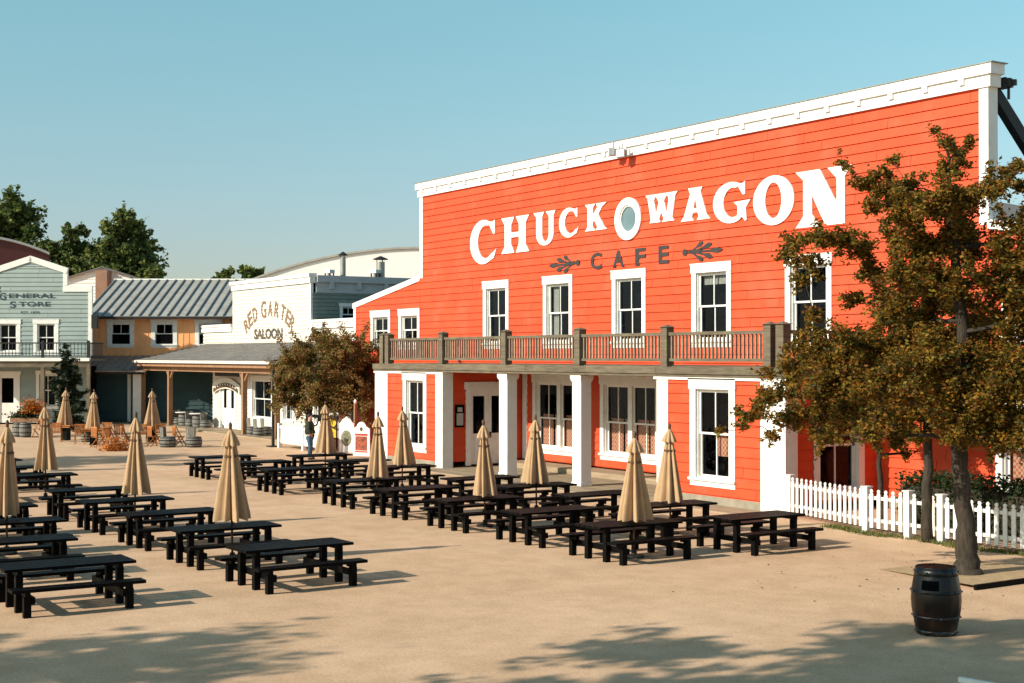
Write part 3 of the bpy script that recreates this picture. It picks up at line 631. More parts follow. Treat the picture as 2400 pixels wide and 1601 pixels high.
# ================================================================== FENCE by the cafe
f0 = Vector((-26.1,24.85,0)); f1 = Vector((-22.87,24.12,0)); f2 = Vector((-14.3,24.0,0))
fe = empty('picket_fence', f1, 0, 'white picket fence in front of the hedge right of the cafe', 'fence')
def picket_post(p, h=1.02):
    b = MB(); b.box(p.x-.075, p.x+.075, p.y-.075, p.y+.075, 0, h); b.box(p.x-.1, p.x+.1, p.y-.1, p.y+.1, h, h+.03); b.build('post', M['white'], fe, f1)
def picket_bay(p, q, h=.98):
    L = (q-p).length; d = (q-p)/L; nrm = Vector((d.y,-d.x,0)); b = MB()
    for z in (.30,.80): b.beam(p+Vector((0,0,z)), q+Vector((0,0,z)), .035, .075)
    n = int(L/.205)
    for i in range(n):
        c_ = p+d*(L*(i+.5)/n)+nrm*.03; w = .052; z0 = .13; zt = h-.1
        o = [(-w,z0),(w,z0),(w,zt),(w*.45,zt+.035),(w*.9,zt+.065),(w*.75,zt+.095),(0,zt+.12),(-w*.75,zt+.095),(-w*.9,zt+.065),(-w*.45,zt+.035),(-w,zt)]
        b.poly(o, [], 0, .022, lambda u, nn, z: tuple(c_+d*u+nrm*nn+Vector((0,0,z))))
    b.build('picket_panel', M['white'], fe, f1)
pp = [f0, f1, Vector((-21.63,24.1,0)), Vector((-20.68,24.07,0)), Vector((-18.4,24.05,0)), Vector((-16.3,24.02,0)), f2]
for p in pp: picket_post(p)
for p, q in zip(pp[:-1], pp[1:]):
    d = (q-p).normalized(); picket_bay(p+d*.08, q-d*.08)
# hedge
def leaves(n, gen, size, rnd, aspect=.55, updown=.5):
    vs = []; fs = []
    for i in range(n):
        p = gen(); s = size*rnd.uniform(.65,1.35); a = rnd.uniform(0,2*pi); ct = rnd.uniform(-1,1); st = sqrt(1-ct*ct)
        d = Vector((st*cos(a), st*sin(a), ct*updown)); d.normalize()
        w = d.cross(Vector((rnd.gauss(0,1), rnd.gauss(0,1), rnd.gauss(0,1))));
        if w.length < 1e-3: continue
        w.normalize(); w *= s*aspect*.5; b = len(vs)
        nn = d.cross(w).normalized()*s*.12
        vs += [tuple(p-d*s*.5), tuple(p+w+nn), tuple(p+d*s*.5), tuple(p-w+nn)]; fs.append((b,b+1,b+2,b+3))
    return vs, fs
rnd = random.Random(12)
he = empty('hedge', (-18.5,26.1,0), 0, 'low dark green clipped hedge behind the white picket fence', 'hedge')
vs, fs = leaves(17000, lambda: Vector((rnd.uniform(-4.9,4.6), rnd.uniform(-.5,.5), max(.05, rnd.uniform(.1,1.25)+.08*sin(rnd.uniform(0,6))))), .11, rnd)
b = MB(); b.add(vs, fs); b.build('foliage', M['hedge'], he)
b = MB(); b.box(-4.8,4.5,-.35,.35,.05,.95); b.build('inner_twigs', M['bark'], he)
# grass along the fence
rnd = random.Random(5); vs = []; fs = []
for i in range(5200):
    x = rnd.uniform(-24.2,-14.2); t = (rnd.random()+rnd.random())/2; y = 24.12 - .12*(x+22.8)/8 - .55*(t-.35) + .25*sin(x*2.3)*rnd.random()
    if -22.0 < x < -21.2 and rnd.random() < .6: continue
    h = rnd.uniform(.03,.11); a = rnd.uniform(0,2*pi); w = .012; b = len(vs); lx, ly = rnd.gauss(0,.03), rnd.gauss(0,.03)
    vs += [(x-w*cos(a), y-w*sin(a), 0), (x+w*cos(a), y+w*sin(a), 0), (x+lx, y+ly, h)]; fs.append((b,b+1,b+2))
b = MB(); b.add(vs, fs); o = b.build('grass', M['grass']); tag(o, 'thin strip of grass along the foot of the white picket fence', 'grass', kind='stuff')

# ================================================================== TREES
def make_tree(name, label, cat, base, trunk, clumps, leaf, dens, lm, seed, group=None, twig=.007, limb0=.06, minleaf=20, updown=.5, limbs=True, aspect=.58):
    "trunk: list of (point, radius); clumps: list of (centre, radius)"
    rnd = random.Random(seed); base = Vector(base); e = empty(name, base, 0, label, cat, group)
    tb = MB(); pts = []; rs = []
    for (p, r), (q, s) in zip(trunk[:-1], trunk[1:]):
        for k in range(5):
            t = k/5; pts.append(Vector(p).lerp(Vector(q), t) + Vector((rnd.gauss(0,.015), rnd.gauss(0,.015), 0))); rs.append((r+(s-r)*t)*rnd.uniform(.95,1.05))
    pts.append(Vector(trunk[-1][0])); rs.append(trunk[-1][1])
    tb.tube(pts, rs, 12); tb.build('trunk', M['bark'], e, base, smooth=True)
    bb = MB(); L = []
    LV = []; LF = []
    nodes = [(q, w) for q, w in zip(pts, rs) if q.z > base.z + 1.2]
    order = sorted(clumps, key=lambda k: min((Vector(k[0])-q[0]).length for q in nodes)) if limbs else clumps
    for c_, r in order:
        c_ = Vector(c_)
        if limbs:
            best = min(nodes, key=lambda q: (q[0]-c_).length + 1.2*max(0, q[0].z-c_.z))
            s = best[0]; L_ = (c_-s).length; m1 = s.lerp(c_, .5) + Vector((rnd.gauss(0,.1), rnd.gauss(0,.1), rnd.gauss(0,.08)+.05))*min(1.2, L_)
            r0 = max(twig*1.3, min(best[1]*.7, limb0)); r1 = max(twig*1.1, r0*.6)
            bb.tube([s, s.lerp(m1,.5), m1, m1.lerp(c_,.5), c_], [r0, r0*.9, r0*.8, r0*.7, r1], 5, False)
            nodes.append((m1, r0*.8)); nodes.append((c_, r1))
        ntw = max(5, int(9+r*r*22)); n = max(minleaf, int(dens*r*r)); per = max(2, n//ntw)
        for k in range(ntw):
            d = Vector((rnd.gauss(0,1), rnd.gauss(0,1), rnd.gauss(0,.75))).normalized()*r*(rnd.uniform(.5,1.1) if rnd.random() < .72 else rnd.uniform(1.1,1.75))
            q = c_ + d; mid = c_ + d*.5 + Vector((rnd.gauss(0,.08), rnd.gauss(0,.08), rnd.gauss(0,.08)))*r
            if twig: bb.tube([c_, mid, q], [twig, twig*.8, twig*.4], 3, False)
            sp = .085*r + .02
            def gen():
                t = rnd.uniform(.25,1.05); p = (c_.lerp(mid, t*2) if t < .5 else mid.lerp(q, t*2-1)); return p + Vector((rnd.gauss(0,sp), rnd.gauss(0,sp), rnd.gauss(0,sp)))
            v_, f_ = leaves(per, gen, leaf, rnd, aspect, updown); o = len(LV); LV += v_; LF += [tuple(o+i for i in q_) for q_ in f_]
    if bb.v: bb.build('branches', M['bark'], e, base, smooth=True)
    cb = MB(); cb.add(LV, LF); cb.build('crown', lm, e, base); return e
DK = 1.0208
def clumpset(L, d, seed, spread, ppm, grow=1.0):
    r = random.Random(seed); out = []
    for x, y, q in L:
        dd = d + (-r.uniform(.25, spread) if 2150 < x < 2330 and y > 420 and r.random() < .7 else r.uniform(-spread, spread))
        out.append((at(x*DK, y*DK, dd), q*DK/ppm*grow*(1.12 if y > 760 else 1.0)))
    return out
mt = [(2178,335,26),(2180,392,36),(2228,325,20),(2205,358,20),(2165,450,55),(2150,302,12),(2050,365,18),(2030,400,22),(1985,425,34),(2040,440,42),(2090,430,36),(1935,372,15),(1950,388,10),
 (2230,450,45),(2275,430,38),(2310,402,28),(2340,380,26),(2340,430,20),(2120,490,64),(2190,510,64),(2060,480,48),(2000,470,22),
 (1830,560,36),(1880,545,44),(1940,560,40),(1800,590,22),(1850,600,34),(1990,570,38),(1840,640,22),(2060,560,50),(2130,575,62),(2210,580,62),(2290,560,45),(2335,600,48),
 (2000,630,36),(2070,640,52),(2150,650,62),(2230,650,55),(2310,660,55),(2370,640,60),(1870,722,20),(1960,690,32),(2040,710,46),(2130,730,62),(2220,740,55),(2320,740,58),(2390,720,70),
 (1860,780,40),(1910,810,55),(1970,800,52),(2050,800,62),(2140,820,70),(2240,820,66),(2330,830,68),(1830,850,45),(1880,880,56),(1950,880,60),(2030,890,62),(2120,890,62),(2210,890,66),(2300,900,66),(2390,880,66),
 (1790,905,32),(1750,928,24),(1722,952,20),(1700,975,13),(1650,992,10),(1810,955,32),(1870,950,44),(1940,950,42),(1780,1000,18),(1880,1000,26),(2250,960,36),(2200,950,42),(2320,960,46),
 (1895,1005,24),(1990,1000,28),(2060,1000,34),(2200,1005,30),(2290,1010,34),(2350,990,40),(2200,965,34),(2260,985,36),(2312,1010,38),(2352,965,50),(1700,945,14),(1770,905,20),(2345,520,50),(2370,590,55),(2385,800,60),(2350,860,55),(2440,560,70),(2480,680,80),(2520,780,80),(2470,860,70),(2560,880,60),(2420,460,40),(2600,820,50)]
D1 = 25.9
tb0 = at(2268,1350,D1); tb0.z = 0
make_tree('autumn_tree', 'large brown and green autumn tree with a leaning trunk right of the cafe', 'tree', tb0,
  [(tb0+Vector((0,0,-.05)),.30),(tb0+Vector((0,0,.25)),.215),(at(2262,1230,D1),.165),(at(2250,1100,D1),.15),(at(2245,960,D1),.135),(at(2262,830,D1+.1),.12),(at(2248,700,D1),.10),(at(2235,560,D1),.075),(at(2228,440,D1),.045),(at(2222,330,D1),.02)],
  clumpset(mt, D1, 3, .95, 128.7, 1.1), .080, 7600, M['autumn'], 41, 'autumn trees beside the cafe', limb0=.05)
D2 = 30.6; tb1 = at(2172,1253,D2); tb1.z = 0
make_tree('autumn_tree', 'slender autumn tree with a straight thin trunk just in front of the picket fence', 'tree', tb1,
  [(tb1,.13),(at(2174,1100,D2),.10),(at(2178,900,D2),.09),(at(2170,700,D2),.06),(at(2165,560,D2),.03)],
  clumpset([(2130,640,60),(2060,690,60),(2190,690,60),(2100,760,70),(2180,800,70),(2050,850,70),(2120,900,70),(2200,900,60),(2070,945,45),(2150,960,45),(1990,800,55),(1980,860,50),(2240,760,60),(2260,850,60),(2110,1000,26),(2190,995,26)], D2, 4, .9, 108.9), .085, 9000, M['autumn'], 43, 'autumn trees beside the cafe', limb0=.05)
D3 = 34.2; tb2 = at(2072,1165,D3); tb2.z = 0
make_tree('autumn_tree', 'small two-stemmed autumn tree growing behind the picket fence', 'tree', tb2,
  [(tb2,.08),(at(2062,1110,D3),.065),(at(2052,1000,D3),.055),(at(2040,900,D3),.04),(at(2030,820,D3),.02)],
  clumpset([(1960,880,50),(2010,900,55),(2070,900,55),(1990,950,45),(2050,960,45),(2100,930,40),(2010,1000,28),(2070,1000,28),(2085,1040,16),(1925,900,50),(1945,955,44),(2000,850,56),(2075,850,56),(2125,890,56),(2150,950,46),(1900,850,40)], D3, 5, .7, 97.5), .085, 9000, M['autumn'], 44, 'autumn trees beside the cafe', limb0=.04)
D4 = 62; tb3 = at(722,1045,D4); tb3.z = 0
make_tree('weeping_tree', 'dome-shaped russet weeping tree between the saloon and the red cafe', 'tree', tb3,
  [(tb3,.16),(at(722,980,D4),.13),(at(735,900,D4),.10),(at(750,830,D4),.06)],
  clumpset([(740,775,22),(700,798,30),(765,795,34),(820,800,30),(665,828,26),(712,838,40),(780,838,40),(838,840,30),(645,872,22),(682,880,40),(742,888,44),(808,888,44),(850,888,22),(650,910,22),(690,922,26),(762,925,38),(822,922,34),(640,900,14),(850,915,16)], D4, 6, 1.6, 53.8, 1.2), .11, 5600, M['autumn2'], 45, limb0=.06)
DT = 140
for nm, lb, tx, L in (('far_tree', 'tall green tree cut by the left edge behind the maroon roof', 20, [(30,470,26),(10,505,42),(62,505,34),(22,555,52),(80,545,22),(-45,510,60),(-20,590,60),(50,600,40)]),
        ('far_tree', 'small green tree top just right of the maroon roof', 120, [(112,580,20),(132,600,22),(120,630,30)]),
        ('far_tree', 'narrow double-topped green tree left of the biggest far tree', 175, [(165,543,18),(195,543,16),(160,585,30),(190,590,32),(175,635,42),(150,655,28),(200,650,30)]),
        ('far_tree', 'biggest round green tree rising behind the orange house', 295, [(288,508,20),(262,540,28),(308,538,34),(340,575,30),(240,585,30),(290,590,46),(340,625,36),(366,640,18),(250,632,40),(300,645,45),(225,615,26),(350,655,30)]),
        ('far_tree', 'low green tree top left of the white arched hall', 532, [(535,640,15),(520,650,12),(530,660,18)]),
        ('far_tree', 'low bushy tree top touching the left end of the arched hall', 590, [(575,635,17),(600,643,17),(590,655,20),(618,652,10)])):
    bs = at(tx, 834+4*3333/DT, DT); bs.z = 0
    make_tree(nm, lb, 'tree', bs, [(bs,.5),(bs+Vector((0,0,6)),.4),(at(L[0][0], L[0][1]+20, DT),.12)], [(at(x, y, DT+((i*37) % 7-3)*.6), q/23.8) for i, (x, y, q) in enumerate(L)], .42, 700, M['green'], 50+tx, 'green trees behind the buildings', twig=.03, limb0=.12, aspect=.75)
# trees behind the viewer whose shade falls on the square
for lb, (x, y, zc, r), sd in (('leafy tree out of the picture shading the right foreground', (-13.2,-3.2,9.2,4.0), 71), ('leafy tree out of the picture shading the near left foreground', (-20.2,-11.4,7.6,3.3), 72), ('leafy tree out of the picture shading the far left of the square', (-55.5,-3.0,8.6,4.2), 73), ('leafy tree out of the picture shading the right corner', (-7.2,-3.6,9.9,4.4), 74), ('leafy tree out of the picture shading the bottom centre foreground', (-12.9,-8.6,8.4,3.4), 75)):
    rr = random.Random(sd); cl = []
    for i in range(44 if sd == 72 else 64):
        d = Vector((rr.gauss(0,1), rr.gauss(0,1), rr.gauss(0,.9))).normalized()*r*(rr.random()**.4)
        cl.append((Vector((x,y,zc))+d, rr.uniform(.35,.9)))
    make_tree('shade_tree', lb, 'tree', (x,y,0), [((x,y,0),.25),((x,y,zc-2),.18),((x,y,zc+r*.6),.05)], cl, .26, (300 if sd == 72 else 720), M['autumn'], sd, 'shade trees behind the viewer', limb0=.08)
# tree bed
bd = empty('tree_bed', (-16.4,20.6,0), 0, 'square sandy tree bed with a wooden kerb coloured dark as if in shade around the big tree', 'tree bed')
b = MB(); b.add([(-18.8,20.15,.004),(-16.3,19.78,.07),(-16.35,22.6,.07),(-18.7,22.6,.004)], [(0,1,2,3)]); b.build('sand', M['bedsand'], bd, (-16.4,20.6,0))
b = MB(); b.beam((-16.25,19.74,.04),(-16.3,22.6,.04),.06,.10); b.build('kerb', M['black_wood'], bd, (-16.4,20.6,0))  # black colour puts in the shade on the kerb's side face
# fallen leaves
rnd = random.Random(8); vs, fs = leaves(170, lambda: Vector((rnd.gauss(-17.3,2.6), rnd.gauss(20.5,1.9), rnd.uniform(.006,.016))), .045, rnd, .6, .05)
b = MB(); b.add([(v[0], v[1], max(.006, min(v[2], .07))) for v in vs], fs); tag(b.build('fallen_leaves', M['autumn']), 'brown leaves scattered on the sand under the big tree', 'leaves', kind='stuff')
# white bar
b = MB(); b.beam((-11.786,14.020,.035),(-10.563,14.273,.035),.06,.06)
tag(b.build('ground_rail', M['white']), 'low white bar at the bottom right corner of the square', 'rail')
#PART2
# ================================================================== LEFT SIDE OF THE SQUARE (built in l, d: right of / along the view axis)
def gp(px, py):
    k = (CAMZ*FPX)/(py-834.0); return ld((px-1200)/FPX*k, k, 0)
def xat(px, Y):
    t = (px-1200)/FPX; v = FW + RT*t; return v.x*Y/v.y
def zat(py, d): return CAMZ - (py-834.0)*d/FPX
# ---------------- general store
ST = (-28.1, 83.0, 0); store = empty('store_building', ld(ST[0], ST[1]), TH, 'blue-grey clapboard store with a stepped gable front and upstairs balcony', 'building')
sf = front(83.0); a = MB()
sw = [(-27.93,-26.46,4.05,6.11), (-30.15,-28.68,4.05,6.11)]
lw = [(-27.75,-26.45,.9,3.1)]
def sb(z):
    if z < 8.0: return (-31.65,-24.57)
    if z < 9.1: return (-30.2,-26.0)
    h = max(.02, 2.1*(9.78-z)/.68); return (-28.1-h, -28.1+h)
sh_ = [hole(w, .22, .24, .2) for w in sw+lw] + [(-30.0,-28.9,.1,2.9)]
siding(a, sf, .1, 8.0, sb, .26, sh_, ph=0, rnd=random.Random(31)); siding(a, sf, 8.0, 9.1, sb, .26, rnd=random.Random(32)); siding(a, sf, 9.1, 9.76, sb, .13, rnd=random.Random(33))
siding(a, rside(-26.0), .1, 7.4, lambda z: (83.0, 87.0), .26, rnd=random.Random(34))
a.build('wall', M['bluegrey'], store, ST)
b = MB(); b.box(-31.5,-26.05,83.75,87,0,7.4); b.box(-31.5,-24.7,83.12,83.3,3.4,7.7); b.box(-26.0,-24.65,83.75,84.4,0,3.4); b.box(-30.0,-26.2,83.1,83.3,7.6,9.0); b.build('core', M['dark'], store, ST)
def trim(par, org, m, pts, w, name='trim', mt='white', n0=-.15, n1=.07):
    for p, q in zip(pts[:-1], pts[1:]):
        p = Vector(p); q = Vector(q); d = (q-p).normalized(); nn = Vector((-d.y, d.x))*w
        b = MB(); b.add([m(p.x,n1,p.y),m(q.x,n1,q.y),m(q.x+nn.x,n1,q.y+nn.y),m(p.x+nn.x,n1,p.y+nn.y),m(p.x,n0,p.y),m(q.x,n0,q.y),m(q.x+nn.x,n0,q.y+nn.y),m(p.x+nn.x,n0,p.y+nn.y)], [(0,1,2,3),(4,7,6,5),(0,4,5,1),(3,2,6,7),(0,3,7,4),(1,5,6,2)])
        b.build(name, M[mt], par, org)
trim(store, ST, sf, [(-24.5,4.0),(-24.5,7.72)], .22, 'corner_board'); trim(store, ST, sf, [(-24.5,7.74),(-26.2,7.74)], -.34, 'parapet_trim', n1=.09)
trim(store, ST, sf, [(-25.95,8.10),(-25.95,8.92)], .24, 'parapet_trim'); trim(store, ST, sf, [(-25.9,9.12),(-28.1,9.84)], .34, 'rake_board', n1=.1); trim(store, ST, sf, [(-28.1,9.84),(-30.3,9.12)], .34, 'rake_board', n1=.1)
trim(store, ST, sf, [(-30.25,8.10),(-30.25,8.92)], -.24, 'parapet_trim'); trim(store, ST, sf, [(-29.95,7.74),(-31.7,7.74)], -.34, 'parapet_trim', n1=.09)
for w in sw: window(store, ST, sf, *w, cw=.22, head=.24, foot=.2, curtain=('netcurtain', [(w[0]+.25, w[0]+.5, w[2]+.2, w[3]-.3), (w[1]-.5, w[1]-.25, w[2]+.2, w[3]-.3)]) if w[0] < -28 else None)
for w in lw: window(store, ST, sf, *w, cw=.16, head=.2, foot=.16)
b = MB(); mbox(b, sf, -30.2,-30.0,-.02,.06,.1,3.1); mbox(b, sf, -28.9,-28.7,-.02,.06,.1,3.1); mbox(b, sf, -30.25,-28.65,-.02,.08,2.9,3.1); dr = b.build('door', M['white'], store, ST)
b = MB(); mbox(b, sf, -30.0,-28.9,-.12,-.06,.1,1.25); mbox(b, sf, -30.0,-29.8,-.12,-.06,1.25,2.9); mbox(b, sf, -29.1,-28.9,-.12,-.06,1.25,2.9); mbox(b, sf, -29.8,-29.1,-.12,-.06,2.7,2.9); kid(b, 'door_leaf', M['white'], dr, ST)
b = MB(); mbox(b, sf, -29.8,-29.1,-.6,-.55,1.25,2.7); kid(b, 'door_opening', M['dark'], dr, ST)
for s, c0, z, h, wd in (('G', -29.72, 7.47, .42, .42), ('ENERAL', -27.98, 7.50, .27, 2.75), ('S', -29.12, 6.98, .40, .36), ('TORE', -27.85, 7.02, .28, 1.85), ('EST. 1870', -28.1, 6.53, .13, 1.1)):
    b = MB(); put_text(b, s, sf, c0, z, h, wd, .02, n=.05)
    b.build('sign_lettering', mat('store_letter_paint', (.03,.06,.075), .6, .2, 5), store, ST)
b = MB(); b.box(-32.6,-23.75,80.02,83.0,3.72,3.80); b.build('balcony_deck', M['weathered'], store, ST)
b = MB(); b.box(-32.6,-23.75,79.9,80.0,3.70,3.88); b.build('balcony_fascia', M['white'], store, ST)
b = MB(); b.box(-32.6,-23.75,80.02,80.24,3.36,3.70); b.build('balcony_beam', M['weathered'], store, ST)
for l in (-30.6,-26.42,-23.85):
    b = MB(); b.box(l-.1,l+.1,80.02,80.22,0,3.36); b.build('porch_post', M['weathered'], store, ST); b = MB(); b.box(l-.07,l+.07,80.0,80.14,3.88,4.86); b.build('balcony_post', M['iron'], store, ST)
def irail(p, q, par, org):
    b = MB(); p = Vector(p); q = Vector(q); L = (q-p).length; b.beam(p+Vector((0,0,4.72)), q+Vector((0,0,4.72)), .07, .07); b.beam(p+Vector((0,0,3.98)), q+Vector((0,0,3.98)), .05, .05)
    n = int(L/.19)
    for i in range(n): c_ = p.lerp(q, (i+.5)/n); b.box(c_.x-.014,c_.x+.014,c_.y-.014,c_.y+.014,4.0,4.70)
    b.build('balcony_railing', M['iron'], par, org)
irail((-32.5,80.07,0),(-30.68,80.07,0),store,ST); irail((-30.52,80.07,0),(-26.5,80.07,0),store,ST); irail((-26.34,80.07,0),(-23.93,80.07,0),store,ST); irail((-23.85,80.15,0),(-23.85,82.9,0),store,ST)
b = MB(); mbox(b, rside(-24.55), 82.9, 83.25, .02, .35, 5.6, 6.4); b.build('wall_lamp', M['iron'], store, ST)
# ---------------- orange house
OG = (-20.0, 87.5, 0); og = empty('orange_house', ld(OG[0], OG[1]), TH, 'orange board-and-batten house with a grey standing-seam roof', 'house')
of = front(87.5); ow = [(-24.9,-23.25,4.5,6.2),(-22.2,-20.6,4.5,6.2),(-19.5,-17.85,4.5,6.2)]
oh = [hole(w, .24, .2, .2) for w in ow]; a = MB(); rnd = random.Random(4)
u = -26.0
while u < -14:
    u2 = u+.36; spans = [(3.9, 6.42)]
    for h in oh:
        if h[0] < u2-.02 and h[1] > u+.02:
            nu0, nu1 = max(u, h[0]), min(u2, h[1])
            if u < h[0]: a.add([of(u+.003,.012,h[2]),of(h[0],.012,h[2]),of(h[0],.012,h[3]),of(u+.003,.012,h[3])], [(0,1,2,3)])
            if u2 > h[1]: a.add([of(h[1],.012,h[2]),of(u2-.003,.012,h[2]),of(u2-.003,.012,h[3]),of(h[1],.012,h[3])], [(0,1,2,3)])
            spans = [(3.9, h[2]), (h[3], 6.42)]
    for z0, z1 in spans:
        a.add([of(u+.003,.012,z0),of(u2-.003,.012,z0),of(u2-.003,.012,z1),of(u+.003,.012,z1)], [(0,1,2,3)])
        if not any(h[0]-.2 < u < h[1]+.2 for h in oh) or z1-z0 < 2: mbox(a, of, u-.025, u+.025, .0, .035, z0, z1)
    u = u2
a.add([(-26.0,87.5,.1),(-26.0,94,.1),(-26.0,100,.1),(-26.0,94,8.9),(-26.0,87.5,6.4),(-26.0,100,6.4)], [(0,2,5,3,4)])
a.build('wall', M['orange'], og, OG)
for w in ow: window(og, OG, of, *w, cw=.24, head=.2, foot=.2, curtain=('netcurtain', [(w[0]+.27,w[0]+.8,w[2]+.22,w[3]-.25),(w[1]-.78,w[1]-.27,w[2]+.22,w[3]-.25)]))
b = MB(); b.add([(-26.25,86.9,6.42),(-13,86.9,6.42),(-13,94,9.0),(-26.25,94,9.0),(-26.25,101,6.42),(-13,101,6.42),(-26.25,86.9,6.34),(-13,86.9,6.34)], [(0,1,2,3),(3,2,5,4),(0,6,7,1)])
sm = MB(); x = -26.2; s_ = Vector((0, 7.1, 2.58)).normalized(); nrm_ = Vector((0,-s_.z,s_.y))
while x < -13: sm.beam(Vector((x,86.9,6.45)), Vector((x,94,9.03)), .07, .11, up=tuple(nrm_)); x += .57
b.build('roof', M['metalroof'], og, OG); sm.build('roof_seams', mat('dark_roof_seam_metal', (.16,.16,.155), .5, .1, 3), og, OG)
b = MB(); b.box(-26.3,-13,93.9,94.1,8.99,9.1); b.build('ridge_cap', M['white'], og, OG)
b = MB(); b.box(-26.25,-13,86.74,86.89,6.26,6.4); b.box(-26.05,-25.95,87.2,87.3,3.9,6.26); b.build('gutter', M['iron'], og, OG)
a = MB(); tf = front(85.6); siding(a, tf, .1, 3.35, lambda z: (-25.9,-17.2), .26, rnd=random.Random(41)); a.build('lower_wall', M['teal'], og, OG)
b = MB(); b.box(-25.8,-14.2,87.6,99.8,0,6.3); b.build('core', M['dark'], og, OG)
b = MB(); b.add([(-25.7,84.1,3.10),(-21.7,84.1,3.10),(-21.3,87.45,4.0),(-25.7,87.45,4.0),(-25.7,84.1,3.04),(-21.7,84.1,3.04)], [(0,1,2,3),(0,4,5,1)])
b.add([(-21.7,85.5,3.42),(-14.5,85.5,3.42),(-14.5,87.45,4.0),(-21.3,87.45,4.0)], [(0,1,2,3)])
for i in range(10): x = -25.6+i*.42; b.beam((x,84.1,3.12),(x,87.4,4.02),.04,.06,up=(0,-.26,.96))
b.build('lean_to_roof', M['rustroof'], og, OG)
b = MB(); b.box(-25.6,-21.8,84.25,84.4,2.9,3.03); b.build('lean_to_beam', M['iron'], og, OG)
b = MB(); b.box(-22.55,-22.02,84.6,84.75,.05,3.02); b.box(-23.1,-22.9,85.45,85.58,.05,3.2); b.build('white_panel', M['white'], og, OG)
# ---------------- white gabled house behind
GB = (-29.0, 100.0, 0); gb = empty('white_house', ld(GB[0], GB[1]), TH, 'white gabled house half hidden between the blue store and orange house', 'house')
gf = front(100.0); a = MB()
siding(a, gf, 6, 9.2, lambda z: (-32.0,-25.6), .24, rnd=random.Random(51)); siding(a, gf, 9.2, 10.2, lambda z: (-28.8-3.2*(10.22-z)/1.02, -28.8+3.2*(10.22-z)/1.02), .2, rnd=random.Random(52)); a.build('wall', M['whitewall'], gb, GB)
b = MB(); b.box(-31.9,-25.7,100.1,101,0,9.1); b.build('core', M['greytrim'], gb, GB)
b = MB()
for sg in (-1, 1): b.add([(-28.8,99.7,10.28),(-28.8+sg*3.4,99.7,9.2),(-28.8+sg*3.4,101,9.2),(-28.8,101,10.28),(-28.8,99.7,10.2),(-28.8+sg*3.4,99.7,9.12)], [(0,1,2,3),(0,4,5,1)])
b.build('roof', M['slate'], gb, GB)
b = MB(); b.box(-28.95,-28.15,98.8,99.9,6,9.95); b.build('chimney', M['terracotta'], gb, GB)
# ---------------- maroon barrel-roofed hall and white arched hall
def arch_hall(name, org, label, d0, lc, hw, ztop, R, depth, wall, rim, turn=0.0, zb=0):
    e = empty(name, ld(org[0], org[1]), TH+turn, label, 'hall'); n = 36
    pr = [(lc-hw+2*hw*i/n) for i in range(n+1)]; zf = lambda l: ztop - (R - sqrt(R*R-(l-lc)**2))
    b = MB(); vs = [(l, d0, zf(l)) for l in pr] + [(l, d0, zb) for l in pr]
    b.add(vs, [(i, i+1, n+2+i, n+1+i) for i in range(n)]); b.add([(lc+hw,d0,zb),(lc+hw,d0+depth,zb),(lc+hw,d0+depth,zf(lc+hw)),(lc+hw,d0,zf(lc+hw))], [(0,1,2,3)]); b.build('wall', M[wall], e, org)
    b = MB(); vs = []
    for l in pr: z = zf(l); vs += [(l, d0-.2, z+.03), (l, d0-.2, z+.22), (l, d0+depth, z+.22), (l, d0+depth, z+.03)]
    b.add(vs, [(4*i+j, 4*i+(j+1) % 4, 4*i+4+(j+1) % 4, 4*i+4+j) for i in range(n) for j in range(4)]); b.build('roof', M[rim], e, org); return e
arch_hall('maroon_hall', (-46.0,120.0,0), 'maroon hall with a curved grey roof behind the blue-grey store', 120.0, -46.0, 6.6, 14.1, 16, 30, 'maroon', 'greytrim', radians(21))
arch_hall('white_hall', (-8.4,130.0,0), 'huge white hall with a low arched roof behind the saloon', 130.0, -8.4, 17.5, 13.75, 42, 40, 'whitewall', 'metalroof')
# ---------------- saloon
SO = (-73.5, 31.0, 0); sal = empty('saloon_building', SO, 0, 'cream clapboard saloon with a tall false front and shingled porch', 'building')
s_f = front(31.0); a = MB()
vw = (xat(590,31.0), xat(641,31.0)); sal_w = []
siding(a, s_f, .1, 5.5, lambda z: (-83.8,-58.2), .2, [hole(w,.18,.2,.18) for w in sal_w], rnd=random.Random(61)); siding(a, s_f, 5.5, 7.85, lambda z: (-78.9,-68.0), .2, rnd=random.Random(62)); a.build('wall', M['cream'], sal, SO)
b = MB(); b.box(-83.7,-58.3,31.75,60,0,5.6); b.box(-78.8,-68.1,31.1,60,5.6,7.9); b.build('core', M['dark'], sal, SO)
b = MB(); mbox(b, s_f, -79.0,-67.95,-.2,.12,7.8,8.12); mbox(b, s_f, -79.1,-67.9,-.25,.2,8.12,8.3); b.build('cornice', M['white'], sal, SO)
for u0, u1 in ((-83.9,-78.95),(-67.95,-58.1)):
    b = MB(); mbox(b, s_f, u0, u1, -.2, .12, 5.42, 5.72); mbox(b, s_f, u0, u1, -.25, .18, 5.72, 5.86); b.build('parapet_cornice', M['white'], sal, SO)
for u0 in (-78.9,-68.22):
    b = MB(); mbox(b, s_f, u0, u0+.22, -.1, .05, 4.7, 7.8); b.build('corner_board', M['white'], sal, SO)
ss = rside(-68.0); a = MB(); siding(a, ss, 5.6, 7.3, lambda z: (31.05, 58), .2, [(32.76,33.54,5.75,6.6)], rnd=random.Random(63)); a.build('side_wall', M['tealside'], sal, SO)
b = MB(); mbox(b, ss, 31.25, 58, -.2, .06, 7.3, 7.85); mbox(b, ss, 31.25, 58, -.2, .2, 7.85, 8.2); y = 32
while y < 58: mbox(b, ss, y, y+.2, .06, .2, 7.5, 7.85); y += 1.6
b.build('side_cornice', M['greytrim'], sal, SO)
window(sal, SO, ss, 32.6, 33.7, 5.63, 6.75, cw=.16, head=.15, foot=.12)
